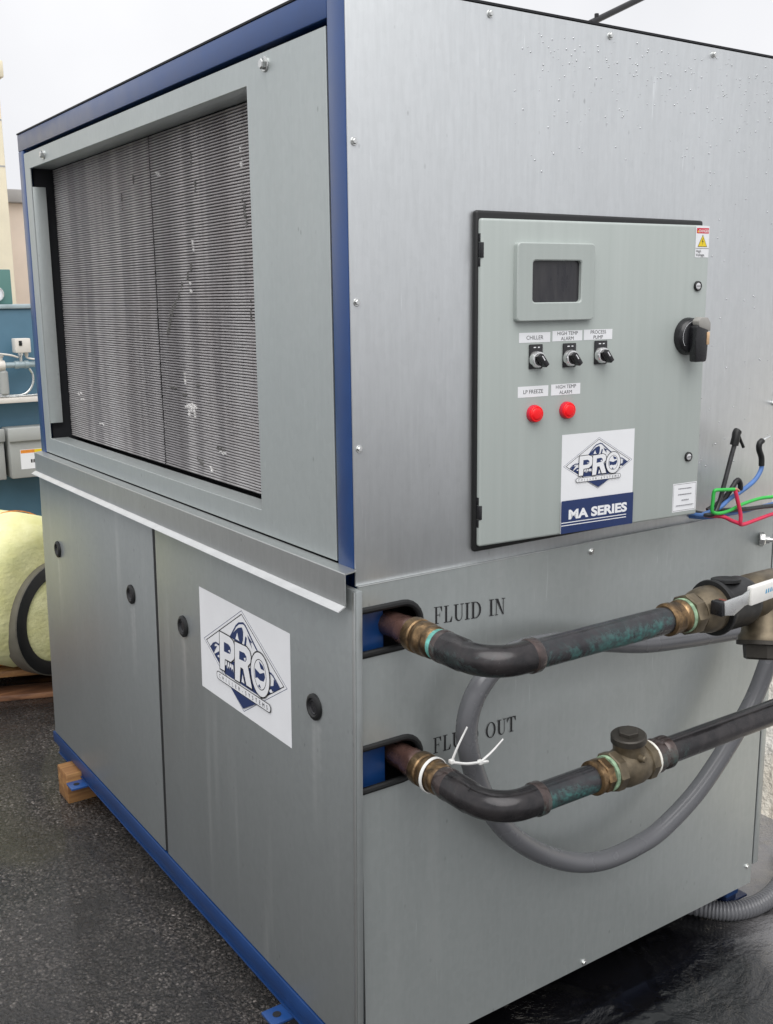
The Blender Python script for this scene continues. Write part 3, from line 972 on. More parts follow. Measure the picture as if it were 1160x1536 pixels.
f0 = foot(-0.060, 0.02, 0.225, 0.272)
f1 = foot(-0.062, 0.02, 1.430, 1.480)
b = B(); b.box(WID - 0.040, WID + 0.035, 0.022, 0.062, -0.9525, -0.947, 0.001); b.box(WID - 0.040, WID - 0.005, 0.024, 0.060, -0.9468, -0.9305, 0.001)
obj('foot_tab', b, M_BLUESHADE, CH)
# legs that carry the rails
for x0, x1, y0, y1 in ((0.0, 0.029, 0.226, 0.271), (0.0, 0.029, 1.62, 1.69), (WID - 0.04, WID - 0.006, 0.10, 0.16), (WID - 0.04, WID - 0.006, 1.60, 1.66)):
    b = B(); b.box(x0, x1, y0, y1, -GZ, -0.9315 if x0 > 0.5 else -0.9180, 0.001)
    obj('foot_pad', b, M_DARK, CH)

# --- end wall: upper sheet and lower sheet with two notched pipe slots
b = B(); b.box(0.0015, WID, -0.004, -0.0005, 0.0015, TOP - 0.002, 0.0008)
UP = obj('upper_end_panel', b, M_UP, CH)
b = B()
def slot(zc, r, x1):
    return [(0.003, zc + r)] + [(x1 - r + r * math.sin(R(a)), zc + r * math.cos(R(a))) for a in range(0, 181, 15)] + [(0.003, zc - r)]
SL = [(-0.077, 0.0385, 0.126), (-0.3135, 0.0390, 0.124)]
pts = [(0.003, 0.0008)] + [(0.003, 0.0008)][:0]
out = [(0.003, -0.8895), (WID, -0.8895), (WID, 0.0008), (0.003, 0.0008)]
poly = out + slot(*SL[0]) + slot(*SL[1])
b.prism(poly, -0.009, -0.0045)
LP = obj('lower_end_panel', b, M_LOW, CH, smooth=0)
b = B(); b.box(0.003, WID, -0.0098, -0.0046, 0.0010, 0.0022, 0.0004)
obj('top_lip', b, M_CAP, LP)
for zc, r, x1 in SL:
    b = B()
    pp = [(x, -0.0075, z) for x, z in slot(zc, r - 0.001, x1)]
    b.tube(pp, 0.0062, 10)
    obj('slot_grommet', b, M_BLACK, LP)
# screws
sc = bolt('sheet_screw', (0.012, -0.004, 0.678), (0, -1, 0), 0.0042, UP)
for x, z in ((0.012, 0.446), (0.012, 0.222), (0.269, 0.886), (0.535, 0.886), (0.805, 0.886), (1.050, 0.226), (1.050, 0.60)):
    dup(sc, WLOC[sc.name] + Vector((x - 0.012, 0, z - 0.678)), UP)
sc2 = bolt('sheet_screw', (0.520, -0.009, -0.016), (0, -1, 0), 0.0045, LP)
for x, z in ((0.532, -0.880), (1.052, -0.842), (0.03, -0.88)):
    dup(sc2, WLOC[sc2.name] + Vector((x - 0.520, 0, z + 0.016)), LP)
# edge of the far door beyond the panel
b = B(); b.box(WID + 0.014, WID + 0.034, -0.003, DEP, -0.852, -0.002, 0.003)
obj('far_access_panel', b, M_LOW, CH)
b = B(); b.box(WID + 0.0005, WID + 0.0138, 0.004, DEP - 0.03, -0.845, -0.01)
obj('gap_fill', b, M_BLACK, CH)  # black box stands in for the shaded gap by the far door

# --- stencilled serif lettering
def glyph(ch):
    r = lambda x0, z0, x1, z1: [(x0, z0), (x1, z0), (x1, z1), (x0, z1)]
    if ch == 'F':
        return [r(.1, 0, .245, 1), r(0, 0, .36, .045), r(0, .955, .6, 1), [(.6, 1), (.61, .70), (.575, .70), (.46, .955)], r(.245, .49, .42, .535), [(.45, .66), (.45, .36), (.42, .40), (.42, .62)]], .66
    if ch == 'L':
        return [r(.1, 0, .245, 1), r(0, .955, .36, 1), r(0, 0, .58, .045), [(.58, 0), (.63, .32), (.595, .32), (.45, .045)]], .66
    if ch == 'I':
        return [r(.1, 0, .245, 1), r(0, 0, .36, .045), r(0, .955, .36, 1)], .38
    if ch == 'U':
        arc = ell(.375, .3, .275, .315, 14, 180, 360) + ell(.425, .3, .185, .255, 14, 360, 180)
        return [r(.1, .3, .245, 1), r(0, .955, .36, 1), r(.61, .3, .65, 1), r(.5, .955, .76, 1), arc], .78
    if ch == 'D':
        arc = ell(.33, .5, .45, .5, 16, -90, 90) + ell(.33, .5, .315, .455, 16, 90, -90)
        return [r(.1, 0, .245, 1), r(0, 0, .33, .045), r(0, .955, .33, 1), arc], .84
    if ch == 'N':
        return [r(.1, 0, .145, 1), r(0, 0, .25, .045), r(0, .955, .2, 1), [(.06, 1), (.25, 1), (.70, 0), (.63, 0)], r(.655, 0, .70, 1), r(.55, .955, .81, 1)], .82
    if ch == 'O':
        o, i = ell(.4, .5, .4, .52, 28), ell(.4, .5, .27, .475, 28)
        return [('ring', o, i)], .84
    if ch == 'T':
        return [r(.29, 0, .42, 1), r(.17, 0, .54, .045), r(0, .955, .71, 1), [(0, 1), (-.01, .70), (.03, .70), (.13, .955)], [(.71, 1), (.72, .70), (.68, .70), (.58, .955)]], .74
    return [], .42
def lettering(word, x0, x1, zbase, h, slope):
    adv = [glyph(c)[1] + .08 for c in word]
    k = (x1 - x0) / sum(adv)
    b = B()
    x = 0
    for c, a in zip(word, adv):
        for q in glyph(c)[0]:
            tf = lambda pts: [(x0 + (x + p) * k, zbase + z * h + slope * (x + p) * k) for p, z in pts]
            if q[0] == 'ring':
                b.ring(tf(q[1]), tf(q[2]))
            else:
                b.flat(tf(q))
        x += a
    obj('lettering', b, M_INK, LP, m=Matrix.Translation((0, -0.0092, 0)), smooth=0)
lettering('FLUID IN', 0.153, 0.312, -0.0885, 0.0300, -0.065)
lettering('FLUID OUT', 0.151, 0.341, -0.3225, 0.0290, -0.020)

# --- control door, standing slightly askew on its gasket
EP0 = Vector((0.238, -0.024, 0)); EP1 = Vector((0.749, -0.064, 0))
et = (EP1 - EP0).normalized()
ein = Vector((-et.y, et.x, 0))
ME = Matrix(((et.x, ein.x, 0, EP0.x), (et.y, ein.y, 0, EP0.y), (0, 0, 1, 0), (0, 0, 0, 1)))
EW, EZ0, EZ1 = 0.5105, 0.036, 0.5755
b = B(); b.box(0.2338, 0.785, -0.0165, -0.0045, 0.0255, 0.5885, 0.005, 3)
obj('enclosure_gasket', b, M_BLACK, CH)
b = B(); b.box(0.262, 0.735, -0.052, -0.0170, 0.050, 0.560)
b.shear(lambda c: Vector((c.x, c.y if c.y > -0.03 else -0.0185 - (c.x - 0.262) / (0.735 - 0.262) * 0.030, c.z)))
obj('enclosure_body', b, M_DARK, CH)
b = B(); b.box(0, EW, 0.0, 0.016, EZ0, EZ1, 0.0045, 3)
DR = obj('control_door', b, M_ENC, CH, m=ME)
for z in (0.526, 0.095):
    b = B(); b.box(-0.0006, 0.0052, -0.0006, 0.0150, z - 0.012, z + 0.012, 0.0005); b.box(-0.0006, 0.0022, 0.0025, 0.0150, z - 0.026, z - 0.0125, 0.0005); b.box(-0.0006, 0.0022, 0.0025, 0.0150, z + 0.0125, z + 0.026, 0.0005)
    obj('hinge', b, M_BLACKP, DR, m=ME)

# screen window with raised bezel
b = B()
def bez(b):
    q = bmesh.new()
    def rr(x0, x1, z0, z1, r, y, n=4):
        out = []
        for (x, z, a) in ((x1 - r, z1 - r, 0), (x0 + r, z1 - r, 90), (x0 + r, z0 + r, 180), (x1 - r, z0 + r, 270)):
            for k in range(n + 1):
                t = R(a + 90 * k / n)
                out.append(q.verts.new((x + r * math.cos(t), y, z + r * math.sin(t))))
        return out
    L = [rr(.0650, .2285, .4115, .5385, .006, 0.0005), rr(.0650, .2285, .4115, .5385, .006, -.0095), rr(.0665, .2270, .4130, .5370, .006, -.0110),
         rr(.0952, .2018, .4402, .5118, .006, -.0110), rr(.0970, .2000, .4420, .5100, .006, -.0095), rr(.0970, .2000, .4420, .5100, .006, 0.0005)]
    for A, C in zip(L, L[1:]):
        n = len(A)
        for i in range(n):
            q.faces.new((A[i], A[(i + 1) % n], C[(i + 1) % n], C[i]))
    bmesh.ops.recalc_face_normals(q, faces=q.faces[:])
    if sum(f.normal.y * f.calc_area() for f in q.faces) > 0:
        for f in q.faces: f.normal_flip()
    b._merge(q)
bez(b)
BZ = obj('screen_bezel', b, M_ENC, CH, m=ME, smooth=22)
b = B(); b.box(.0965, .2005, -.0035, -.0006, .4415, .5105)
obj('screen', b, M_SCREEN, BZ, m=ME)

def plate(name, s0, s1, z0, z1, lines, size, parent=DR, ink=M_INK, frame=False, off=0.0):
    b = B()
    b.flat([(s0, z0), (s1, z0), (s1, z1), (s0, z1)], 3e-4)
    b.k = 10
    b.mi = 1
    n = len(lines)
    for i, t in enumerate(lines):
        zc = z0 + (z1 - z0) * (n - i - 0.5) / n
        b.text(t, (s0 + s1) / 2, zc - size * 0.35, size)
    return obj(name, b, [M_WHITE, ink], parent, m=ME, smooth=0)
plate('name_plate', .0778, .1435, .3760, .3925, ['CHILLER'], .0095)
plate('name_plate', .1480, .2135, .3765, .3940, ['HIGH TEMP', 'ALARM'], .0088)
plate('name_plate', .2168, .2815, .3768, .3945, ['PROCESS', 'PUMP'], .0088)
plate('name_plate', .0766, .1415, .2845, .3030, ['LP FREEZE'], .0095)
plate('name_plate', .1475, .2120, .2845, .3035, ['HIGH TEMP', 'ALARM'], .0088)

def selector(s, z):
    b = B(); b.box(s - .0140, s + .0140, -.0035, -.0004, z - .0195, z + .0215, .0012)
    o = obj('selector_switch', b, M_BLACKP, CH, m=ME)
    b = B(); b.flat([(s - .006, z + .0155), (s - .001, z + .0155), (s - .001, z + .0172), (s - .006, z + .0172)]); b.flat([(s + .003, z + .0155), (s + .007, z + .0155), (s + .007, z + .0172), (s + .003, z + .0172)])
    obj('position_marks', b, M_WHITE, o, m=ME @ Matrix.Translation((0, -.0037, 0)), smooth=0)
    zc = z - .0035
    b = B(); b.lathe((s, -.0036, zc), (0, -1, 0), [(0, .0145), (.006, .0140), (.009, .0125), (.0095, .0105), (.0085, .0100), (.0085, 0)], 28)
    obj('chrome_ring', b, M_CHROME, o, m=ME)
    b = B(); b.box(-.0045, .0045, -.0260, -.0122, -.0135, .0100, .0016)
    rot = ME @ Matrix.Translation((s, 0, zc)) @ Matrix.Rotation(R(-38), 4, 'Y')
    obj('knob', b, M_BLACKP, o, m=rot)
    b = B(); b.box(-.0008, .0008, -.0268, -.0262, -.001, .0080)
    obj('pointer_line', b, M_WHITE, o, m=rot)
    return o
s1 = selector(.1120, .3515)
for s, z in ((.1843, .3512), (.2544, .3535)):
    v = et * (s - .1120)
    dup(s1, WLOC[s1.name] + Vector((v.x, v.y, z - .3515)), CH)

def lamp(s, z):
    b = B(); b.lathe((s, -.0002, z), (0, -1, 0), [(0, .0150), (.004, .0150), (.0065, .0145), (.0070, .0130), (.0062, .0128)], 30, closed=False)
    o = obj('indicator_lamp', b, M_REDP, CH, m=ME, label='red indicator lamp below its name plate')
    b = B(); b.lathe((s, -.0060, z), (0, -1, 0), [(0, .0137), (.0035, .0137), (.0046, .0131), (.0050, .0118), (.0045, .0110), (.0056, .0102), (.0064, .0070), (.0066, .0)], 30)
    obj('lens', b, M_LENS, o, m=ME, smooth=50)
    return o
p1 = lamp(.1105, .2562)
v = et * (.1812 - .1105)
dup(p1, WLOC[p1.name] + Vector((v.x, v.y, .0016)), CH)

# rotary disconnect
b = B(); b.lathe((.4640, -.0004, .3765), (0, -1, 0), [(0, .0345), (.010, .0335), (.016, .0300), (.018, .0260), (.018, 0)], 40)
DS = obj('disconnect_switch', b, M_BLACKP, CH, m=ME)
b = B()
arc = ell(.4640, .3765, .0285, .0285, 16, 100, 215)
arci = ell(.4640, .3765, .0268, .0268, 16, 100, 215)
for k in range(16):
    b.flat([arc[k], arc[k + 1], arci[k + 1], arci[k]], 0)
obj('scale_mark', b, M_WHITE, DS, m=ME @ Matrix.Translation((0, -.0175, 0)), smooth=0)
b = B()
b.prism([(.4520, .3310), (.4780, .3310), (.4800, .3380), (.4815, .3700), (.4815, .3840), (.4760, .3990), (.4690, .4020), (.4580, .4010), (.4500, .3940), (.4495, .3700)], -.0360, -.0182, bev=.003)
obj('switch_handle', b, M_BLACKP, DS, m=ME)
b = B(); b.prism([(.4560, .3940), (.4850, .3860), (.4850, .4010), (.4780, .4110), (.4600, .4120), (.4530, .4050)], -.0365, -.0200, bev=.002); obj('clear_tip', b, M_SMOKE, DS, m=ME)
b = B(); b.box(.4760, .4828, -.0372, -.0300, .3620, .3850, .001); obj('amber_sticker', b, M_AMBER, DS, m=ME)
# locks
def lock(s, z):
    b = B(); b.lathe((s, -.0002, z), (0, -1, 0), [(0, .0092), (.003, .0090), (.004, .0075), (.0032, .0062)], 26, closed=False)
    o = obj('door_lock', b, M_BLACK, CH, m=ME)
    b = B(); b.lathe((s, -.0004, z), (0, -1, 0), [(0, .0062), (.003, .0060), (.0034, .0045), (.0034, 0)], 22)
    obj('lock_core', b, M_CHROME, o, m=ME)
    b = B(); b.box(s - .0045, s + .0045, -.0043, -.0039, z - .0007, z + .0007)
    obj('key_slot', b, M_BLACKP, o, m=ME)
    return o
k1 = lock(.4831, .4672)
v = et * (.4798 - .4831)
dup(k1, WLOC[k1.name] + Vector((v.x, v.y, .1506 - .4672)), CH)

# danger sticker
b = B()
b.flat([(.4735, .5185), (.5075, .5185), (.5075, .5740), (.4735, .5740)], 3e-4); b.k = 10
b.mi = 1; b.flat([(.4755, .5610), (.5060, .5610), (.5060, .5705), (.4755, .5705)])
b.mi = 2; b.flat([(.4772, .5628), (.4812, .5628), (.4792, .5672)])
b.mi = 0; b.text('DANGER', .4935, .5630, .0072, sx=0.85, offset=.0001)
b.mi = 3; b.flat([(.4790, .5372), (.5030, .5372), (.4910, .5590)])
b.mi = 2; b.flat([(.4803, .5380), (.5017, .5380), (.4910, .5574)])
b.mi = 3; b.flat([(.4918, .5530), (.4890, .5460), (.4912, .5462), (.4898, .5395), (.4932, .5478), (.4910, .5476), (.4930, .5530)])
b.flat([(.4740, .5342), (.5070, .5342), (.5070, .5348), (.4740, .5348)])
b.text('High', .4755, .5275, .0068, 'LEFT'); b.text('Voltage.', .4755, .5208, .0068, 'LEFT')
obj('danger_sticker', b, [M_WHITE, M_REDP, M_YELP, M_INK], DR, m=ME, smooth=0, label='danger high voltage sticker with yellow triangle')

# series plate
b = B()
b.flat([(.1740, .0375), (.3425, .0375), (.3425, .2145), (.1740, .2145)], 3e-4); b.k = 10
emblem(b, .2583, .1580, .0803)
b.mi = 1; b.flat([(.1740, .0378), (.3424, .0378), (.3424, .0970), (.1740, .0970)])
b.mi = 0; b.text('MA SERIES', .2585, .0634, .0228, offset=.0010, width=.137)
b.flat([(.1740, .0565), (.3262, .0565), (.3262, .0580), (.1740, .0580)]); b.flat([(.1740, .0515), (.3262, .0515), (.3262, .0530), (.1740, .0530)])
obj('series_plate', b, [M_WHITE, M_NAVY, M_INK], DR, m=ME, smooth=0, label='white and navy series plate with diamond mountain emblem')

# small framed notice with lines of print too fine to read
b = B()
b.flat([(.4445, .0460), (.5065, .0460), (.5065, .1010), (.4445, .1010)], 3e-4); b.k = 10
b.mi = 1; b.ring([(.4462, .0478), (.5048, .0478), (.5048, .0992), (.4462, .0992)], [(.4468, .0484), (.5042, .0484), (.5042, .0986), (.4468, .0986)])
b.mi = 2
for zc, hw_ in ((.0900, .017), (.0790, .017), (.0680, .0085), (.0580, .0225)):
    x = .4755 - hw_
    while x < .4755 + hw_:
        w = random.uniform(.0012, .0034)
        b.flat([(x, zc - .0009), (x + w, zc - .0009), (x + w, zc + .0010), (x, zc + .0010)])
        x += w + random.uniform(.0004, .0010)
obj('notice_sticker', b, [M_WHITE, M_INK, M_GREYINK], DR, m=ME, smooth=0)

# water beads on the upper sheet
b = B()
for k in range(330):
    if random.random() < 0.75:
        x = random.uniform(0.32, 1.06); z = 0.885 - abs(random.gauss(0, 0.085)) - 0.02 * random.random()
    else:
        x = random.uniform(0.77, 1.06); z = random.uniform(0.1, 0.85)
    if z < 0.02: continue
    r = random.uniform(0.0008, 0.0018)
    b.lathe((x, -0.0041, z), (0, -1, 0), [(0, r), (r * 0.35, r * 0.8), (r * 0.55, 0)], 7)
g = NG('water_bead')
g.set(Base_Color=(0.55, 0.57, 0.58), Metallic=0.75, Roughness=0.08)
obj('water_beads', b, g.m, UP, smooth=60, kind='stuff')

# ================================================================== PIPES
def arcpts(c, a, bdir, r, n=12):
    c = Vector(c); a = Vector(a); bdir = Vector(bdir)
    return [c + a * r * math.cos(t) + bdir * r * math.sin(t) for t in [math.pi / 2 * i / n for i in range(n + 1)]]

def pipe_set(name, label, x0, z, yr, first):
    T = thing(name, label, 'pipe', (x0, yr, -GZ))
    b = B(); b.plathe((x0, 0.10, z), (0, -1, 0), [(0, .0265), (.125, .0265), (.128, .0285), (.150, .0285), (.152, .0265), (.16, .0265)], 28)
    obj('stub_pipe', b, M_COPPERB, T)
    # brass adapter with rings
    b = B(); b.plathe((x0, -.052, z), (0, -1, 0), [(0, .0295), (.003, .0330), (.010, .0340), (.020, .0335), (.022, .0310), (.026, .0312), (.030, .0330), (.042, .0328), (.046, .0305), (.052, .0300), (.056, .0315), (.062, .0310), (.066, .0285)], 32)
    obj('brass_adapter', b, M_BRASS, T)
    b = B(); b.plathe((x0, -.1180, z), (0, -1, 0), [(0, .0285), (.002, .0290), (.011, .0288), (.013, .0268)], 28)
    obj('solder_collar', b, M_VERD if first else M_COPPER, T)
    return T

def elbow(T, x0, z, yr, y0, rb=0.058):
    b = B()
    c = Vector((x0 + rb, yr + rb, z))
    pts = [Vector((x0, y0, z))] + [Vector((x0, yr + rb + 0.004, z))]
    pts += [c + Vector((-math.cos(t) * rb, -math.sin(t) * rb, 0)) for t in [math.pi / 2 * i / 16 for i in range(17)]]
    pts += [Vector((x0 + rb + 0.03, yr, z))]
    L = len(pts)
    b.tube(pts, .0245, 30, rfun=lambda l, i: .0258 if (i <= 1 or i >= L - 1) else .0243)
    o = obj('elbow', b, M_COPPERD, T, smooth=60)
    b = B(); b.plathe((x0 + rb + 0.016, yr, z), (1, 0, 0), [(0, .0292), (.002, .0318), (.014, .0318), (.017, .0295)], 30)
    obj('elbow_socket', b, M_COPPER, o)
    b = B(); b.plathe((x0, y0 + .003, z), (0, -1, 0), [(0, .0285), (.002, .0312), (.012, .0312), (.015, .0295)], 30)
    obj('elbow_socket', b, M_COPPER, o)
    return o

# ---- inlet
XI, ZI, YI = 0.078, -0.078, -0.245
PI_ = pipe_set('inlet_pipe', 'upper tarnished copper pipe with green verdigris and ball valve, marked fluid in', XI, ZI, YI, True)
elbow(PI_, XI, ZI, YI, -0.131)
b = B(); b.plathe((XI + .080, YI, ZI), (1, 0, 0), [(0, .0268), (.312, .0268)], 32)
obj('pipe_run', b, M_COPPERG, PI_)
x = XI + 0.366
b = B(); b.plathe((x, YI, ZI), (1, 0, 0), [(.012, .0285), (.015, .0330), (.024, .0330), (.027, .0305), (.042, .0305), (.045, .0330), (.052, .0335)], 32)
obj('brass_adapter', b, M_BRASS, PI_)
b = B(); b.plathe((x + .0525, YI, ZI), (1, 0, 0), [(0, .0345), (.004, .0350), (.010, .0340)], 28)
obj('flux_ring', b, M_VERDP, PI_)
b = B(); b.plathe((x + .060, YI, ZI), (1, 0, 0), [(0, .0400), (.003, .0420), (.020, .0420), (.023, .0390)], 8)
b.plathe((x + .083, YI, ZI), (1, 0, 0), [(0, .0385), (.012, .0440), (.030, .0475), (.055, .0475), (.064, .0440), (.070, .040)], 32)
VB = obj('ball_valve', b, M_BRONZE, PI_, smooth=30)
# black tape / boot round the far end of the valve
b = B(); b.plathe((x + .128, YI, ZI), (1, 0, 0), [(0, .0480), (.0005, .0565), (.004, .0580), (.012, .0560), (.016, .0530), (.075, .0530), (.085, .0500), (.095, .0430)], 36)
obj('rubber_boot', b, M_BLACK, VB, smooth=40)
b = B(); b.plathe((x + .165, YI, ZI + .0415), (0.05, 0.1, 1), [(0, .030), (.005, .030), (.0065, .025), (.005, .018), (.004, 0)], 26)
obj('boot_port', b, M_BLACK, VB, smooth=40)
# stem, nut, lever
hx, hy, hz = x + 0.096, YI - 0.039, ZI + 0.014
b = B(); b.box(hx - .012, hx + .004, hy - .018, hy + .006, hz - .008, hz + .016, .002)
obj('stem_block', b, M_BLACKP, VB)
b = B(); b.plathe((hx + .010, hy + .004, hz + .006), (0, -1, 0), [(0, .0125), (.020, .0125), (.0225, .0105)], 6)
obj('stem_nut', b, M_RUST, VB, smooth=20)
b = B()
lev = [(hx - .006, hz - .006), (hx + .018, hz - .010), (hx + .045, hz + .002), (hx + .060, hz + .004), (hx + .180, hz + .012), (hx + .180, hz + .036), (hx + .062, hz + .030), (hx + .040, hz + .022), (hx + .010, hz + .020), (hx - .008, hz + .018)]
b.prism(lev, hy - .020, hy - .0165, bev=.0010)
VH = obj('valve_lever', b, M_STEEL, VB)
b = B(); b.prism([(hx + .056, hz + .0005), (hx + .185, hz + .0090), (hx + .185, hz + .0385), (hx + .058, hz + .0325)], hy - .0245, hy - .0125, bev=.002)
obj('lever_sleeve', b, M_HANDLE, VB, label='white valve lever sleeve with blue print')
b = B()
for k in range(9):
    xx = hx + .092 + k * .0062
    b.flat([(xx, hz + .0165 + .0006 * k), (xx + .004, hz + .0167 + .0006 * k), (xx + .0035, hz + .0250 + .0006 * k), (xx + .0012, hz + .0235 + .0006 * k)])
obj('sleeve_print', b, M_BLUEINK, VB, m=Matrix.Translation((0, hy - .0248, 0)), smooth=0)
# strainer leg with hex cap hanging below, and the pipe going on out of view
b = B(); b.plathe((x + .215, YI, ZI), (1, 0, 0), [(0, .042), (.02, .050), (.09, .050), (.10, .042), (.40, .040)], 30)
ST = obj('strainer_body', b, M_BRONZE, PI_, smooth=40)
ax = Vector((-0.25, -0.25, -1)).normalized()
b = B(); b.plathe((x + .262, YI - .010, ZI - .02), ax, [(0, .040), (.045, .046), (.052, .052), (.060, .052)], 28)
obj('strainer_leg', b, M_BRONZE, ST, smooth=40)
b = B(); b.plathe(Vector((x + .262, YI - .010, ZI - .02)) + ax * .0602, ax, [(0, .055), (.007, .055), (.008, .051)], 28); b.plathe(Vector((x + .262, YI - .010, ZI - .02)) + ax * .0684, ax, [(0, .045), (.022, .043), (.025, .036)], 6)
obj('strainer_cap', b, M_BRONZED, ST, smooth=25)

# ---- outlet
XO, ZO, YO = 0.089, -0.3120, -0.251
PO = pipe_set('outlet_pipe', 'lower tarnished copper pipe with bronze check valve, marked fluid out', XO, ZO, YO, False)
elbow(PO, XO, ZO, YO, -0.131)
b = B(); b.plathe((XO + .080, YO, ZO), (1, 0, 0), [(0, .0268), (.130, .0268)], 32)
obj('pipe_run', b, M_COPPERG, PO)
x = XO + 0.180
b = B(); b.plathe((x, YO, ZO), (1, 0, 0), [(.020, .0285), (.022, .0335), (.028, .0335), (.030, .0305), (.034, .0305)], 32); b.plathe((x + .0342, YO, ZO), (1, 0, 0), [(0, .0325), (.002, .0345), (.014, .0345), (.016, .032)], 8)
obj('brass_adapter', b, M_BRASS, PO, smooth=30)
b = B(); b.plathe((x + .0505, YO, ZO), (1, 0, 0), [(0, .0345), (.003, .0350), (.008, .0340)], 28)
obj('flux_ring', b, M_VERDP, PO)
b = B(); b.plathe((x + .057, YO, ZO), (1, 0, 0), [(0, .0380), (.002, .0400), (.016, .0400), (.019, .0360)], 8)
b.plathe((x + .074, YO, ZO), (1, 0, 0), [(0, .0350), (.018, .0400), (.044, .0400), (.060, .0350)], 28)
b.plathe((x + .132, YO, ZO), (1, 0, 0), [(0, .0360), (.002, .0400), (.016, .0400), (.019, .0370)], 8)
CV = obj('check_valve', b, M_BRONZE, PO, smooth=30)
ax = Vector((-0.10, -0.05, 1)).normalized()
bp = Vector((x + .105, YO, ZO + .004))
b = B(); b.plathe(bp, ax, [(0, .032), (.030, .030), (.036, .031), (.042, .033)], 30)
obj('valve_bonnet', b, M_BRONZE, CV, smooth=40)
b = B(); b.plathe(bp + ax * .0422, ax, [(0, .0345), (.010, .0345), (.012, .032)], 30); b.plathe(bp + ax * .0543, ax, [(0, .021), (.006, .0205), (.007, .018)], 6)
obj('bonnet_cap', b, M_BRONZED, CV, smooth=25)
b = B(); b.plathe(bp + ax * .020 + Vector((.0, -.0245, 0)), (0.1, -1, 0), [(0, .0075), (.010, .0072), (.012, .005)], 14)
obj('hinge_plug', b, M_BRONZE, CV)
b = B(); b.plathe((x + .1515, YO, ZO), (1, 0, 0), [(0, .0355), (.004, .0360)], 28)
obj('thread_tape', b, M_TAPE, PO)
b = B(); b.plathe((x + .156, YO, ZO), (1, 0, 0), [(0, .0340), (.012, .0350), (.014, .0310), (.024, .0300), (.028, .0330), (.040, .0335), (.043, .0300)], 30)
obj('copper_adapter', b, M_COPPER, PO, smooth=35)
b = B(); b.plathe((x + .196, YO, ZO), (1, 0, 0), [(0, .0268), (.95, .0268)], 32)
obj('pipe_run', b, M_COPPERD, PO)

# ---- zip ties
def tie(name, label, c, axis, r, tail, head):
    T = thing(name, label, 'cable tie', (c[0], c[1], -GZ), 'white cable ties on the outlet pipe')
    b = B(); b.lathe(c, axis, [(-.0028, r), (-.0028, r + .0016), (.0028, r + .0016), (.0028, r), (-.0028, r)], 30, closed=False)
    obj('band', b, M_ZIP, T)
    b = B(); h = Vector(head); b.box(h.x - .0040, h.x + .0040, h.y - .0040, h.y + .0040, h.z - .0035, h.z + .0035, .001)
    obj('head', b, M_ZIP, T)
    b = B(); b.tube(spline([head] + tail, 8), .0022, 6, rfun=lambda l, i: max(.0010, .0023 - l * .012))
    obj('tail', b, M_ZIP, T)
    return T
tie('cable_tie', 'white cable tie with upright tail round the brass outlet fitting', (XO, -.092, ZO), (0.12, -1, 0.0), .0286, [(.125, -.112, -.262), (.141, -.115, -.233)], (.116, -.106, -.290))
T2 = thing('cable_tie', 'white cable tie between outlet fitting and hose, tail pointing right', 'cable tie', (.16, -.12, -GZ), 'white cable ties on the outlet pipe')
b = B(); b.tube(spline([(.117, -.110, -.2905), (.140, -.115, -.297), (.163, -.116, -.301)], 6), .0024, 6); b.tube(spline([(.163, -.116, -.301), (.180, -.118, -.303), (.188, -.110, -.309)], 6), .0030, 6)
obj('band', b, M_ZIP, T2)
b = B(); b.box(.1640, .1720, -.120, -.112, -.3050, -.2980, .001); obj('head', b, M_ZIP, T2)
b = B(); b.tube(spline([(.170, -.117, -.300), (.190, -.120, -.287), (.212, -.122, -.270)], 6), .0018, 6, rfun=lambda l, i: max(.0010, .0022 - l * .015)); obj('tail', b, M_ZIP, T2)

# ---- grey conduit loop and the second one on the ground
HP = [(1.16, -.12, .02), (1.075, -.11, -.12), (1.00, -.085, -.262), (.935, -.078, -.395), (.803, -.075, -.530), (.690, -.07, -.600), (.612, -.065, -.622), (.520, -.065, -.622), (.435, -.065, -.597), (.345, -.065, -.545), (.270, -.065, -.478), (.222, -.065, -.405), (.190, -.065, -.325), (.180, -.065, -.262), (.200, -.065, -.205), (.252, -.065, -.160), (.320, -.06, -.150), (.45, -.055, -.165), (.62, -.050, -.205), (.76, -.05, -.222), (.90, -.05, -.235), (1.03, -.05, -.25), (1.16, -.05, -.28)]
path = spline(HP, 64)
b = B(); b.tube(path, .0175, 24, rfun=lambda l, i: .0188)
tag(obj('conduit_hose', b, M_HOSE, smooth=70), 'grey flexible conduit looping behind both copper pipes', 'hose')
HP = [(.78, .42, -.963), (.90, .20, -.963), (.985, .075, -.963), (1.03, .018, -.963), (1.10, -.004, -.963), (1.185, .004, -.963), (1.28, .04, -.963), (1.36, .10, -.963)]
path = spline(HP, 26)
b = B(); b.tube(path, .0215, 20, rfun=lambda l, i: .0228 if i % 3 else .0200)
tag(obj('conduit_hose', b, M_HOSE, smooth=50), 'ribbed grey conduit lying on the wet ground by the blue foot', 'hose')

# ---- conduit fitting at the right edge
T = thing('conduit_stub', 'thin steel rod with locknut fixed to the cabinet below the loose wires', 'rod', (1.03, -.02, -GZ))
b = B(); b.lathe((1.020, -.010, -.062), (0.75, -0.66, -.05), [(0, .014), (.004, .0155), (.010, .0155), (.013, .012)], 8)
obj('locknut', b, M_STEEL, T, smooth=20)
b = B(); b.lathe((1.029, -.018, -.063), (0.75, -0.66, -.05), [(0, .0085), (.010, .0085), (.011, .0050), (.28, .0050)], 14)
obj('rod', b, M_STEEL, T)

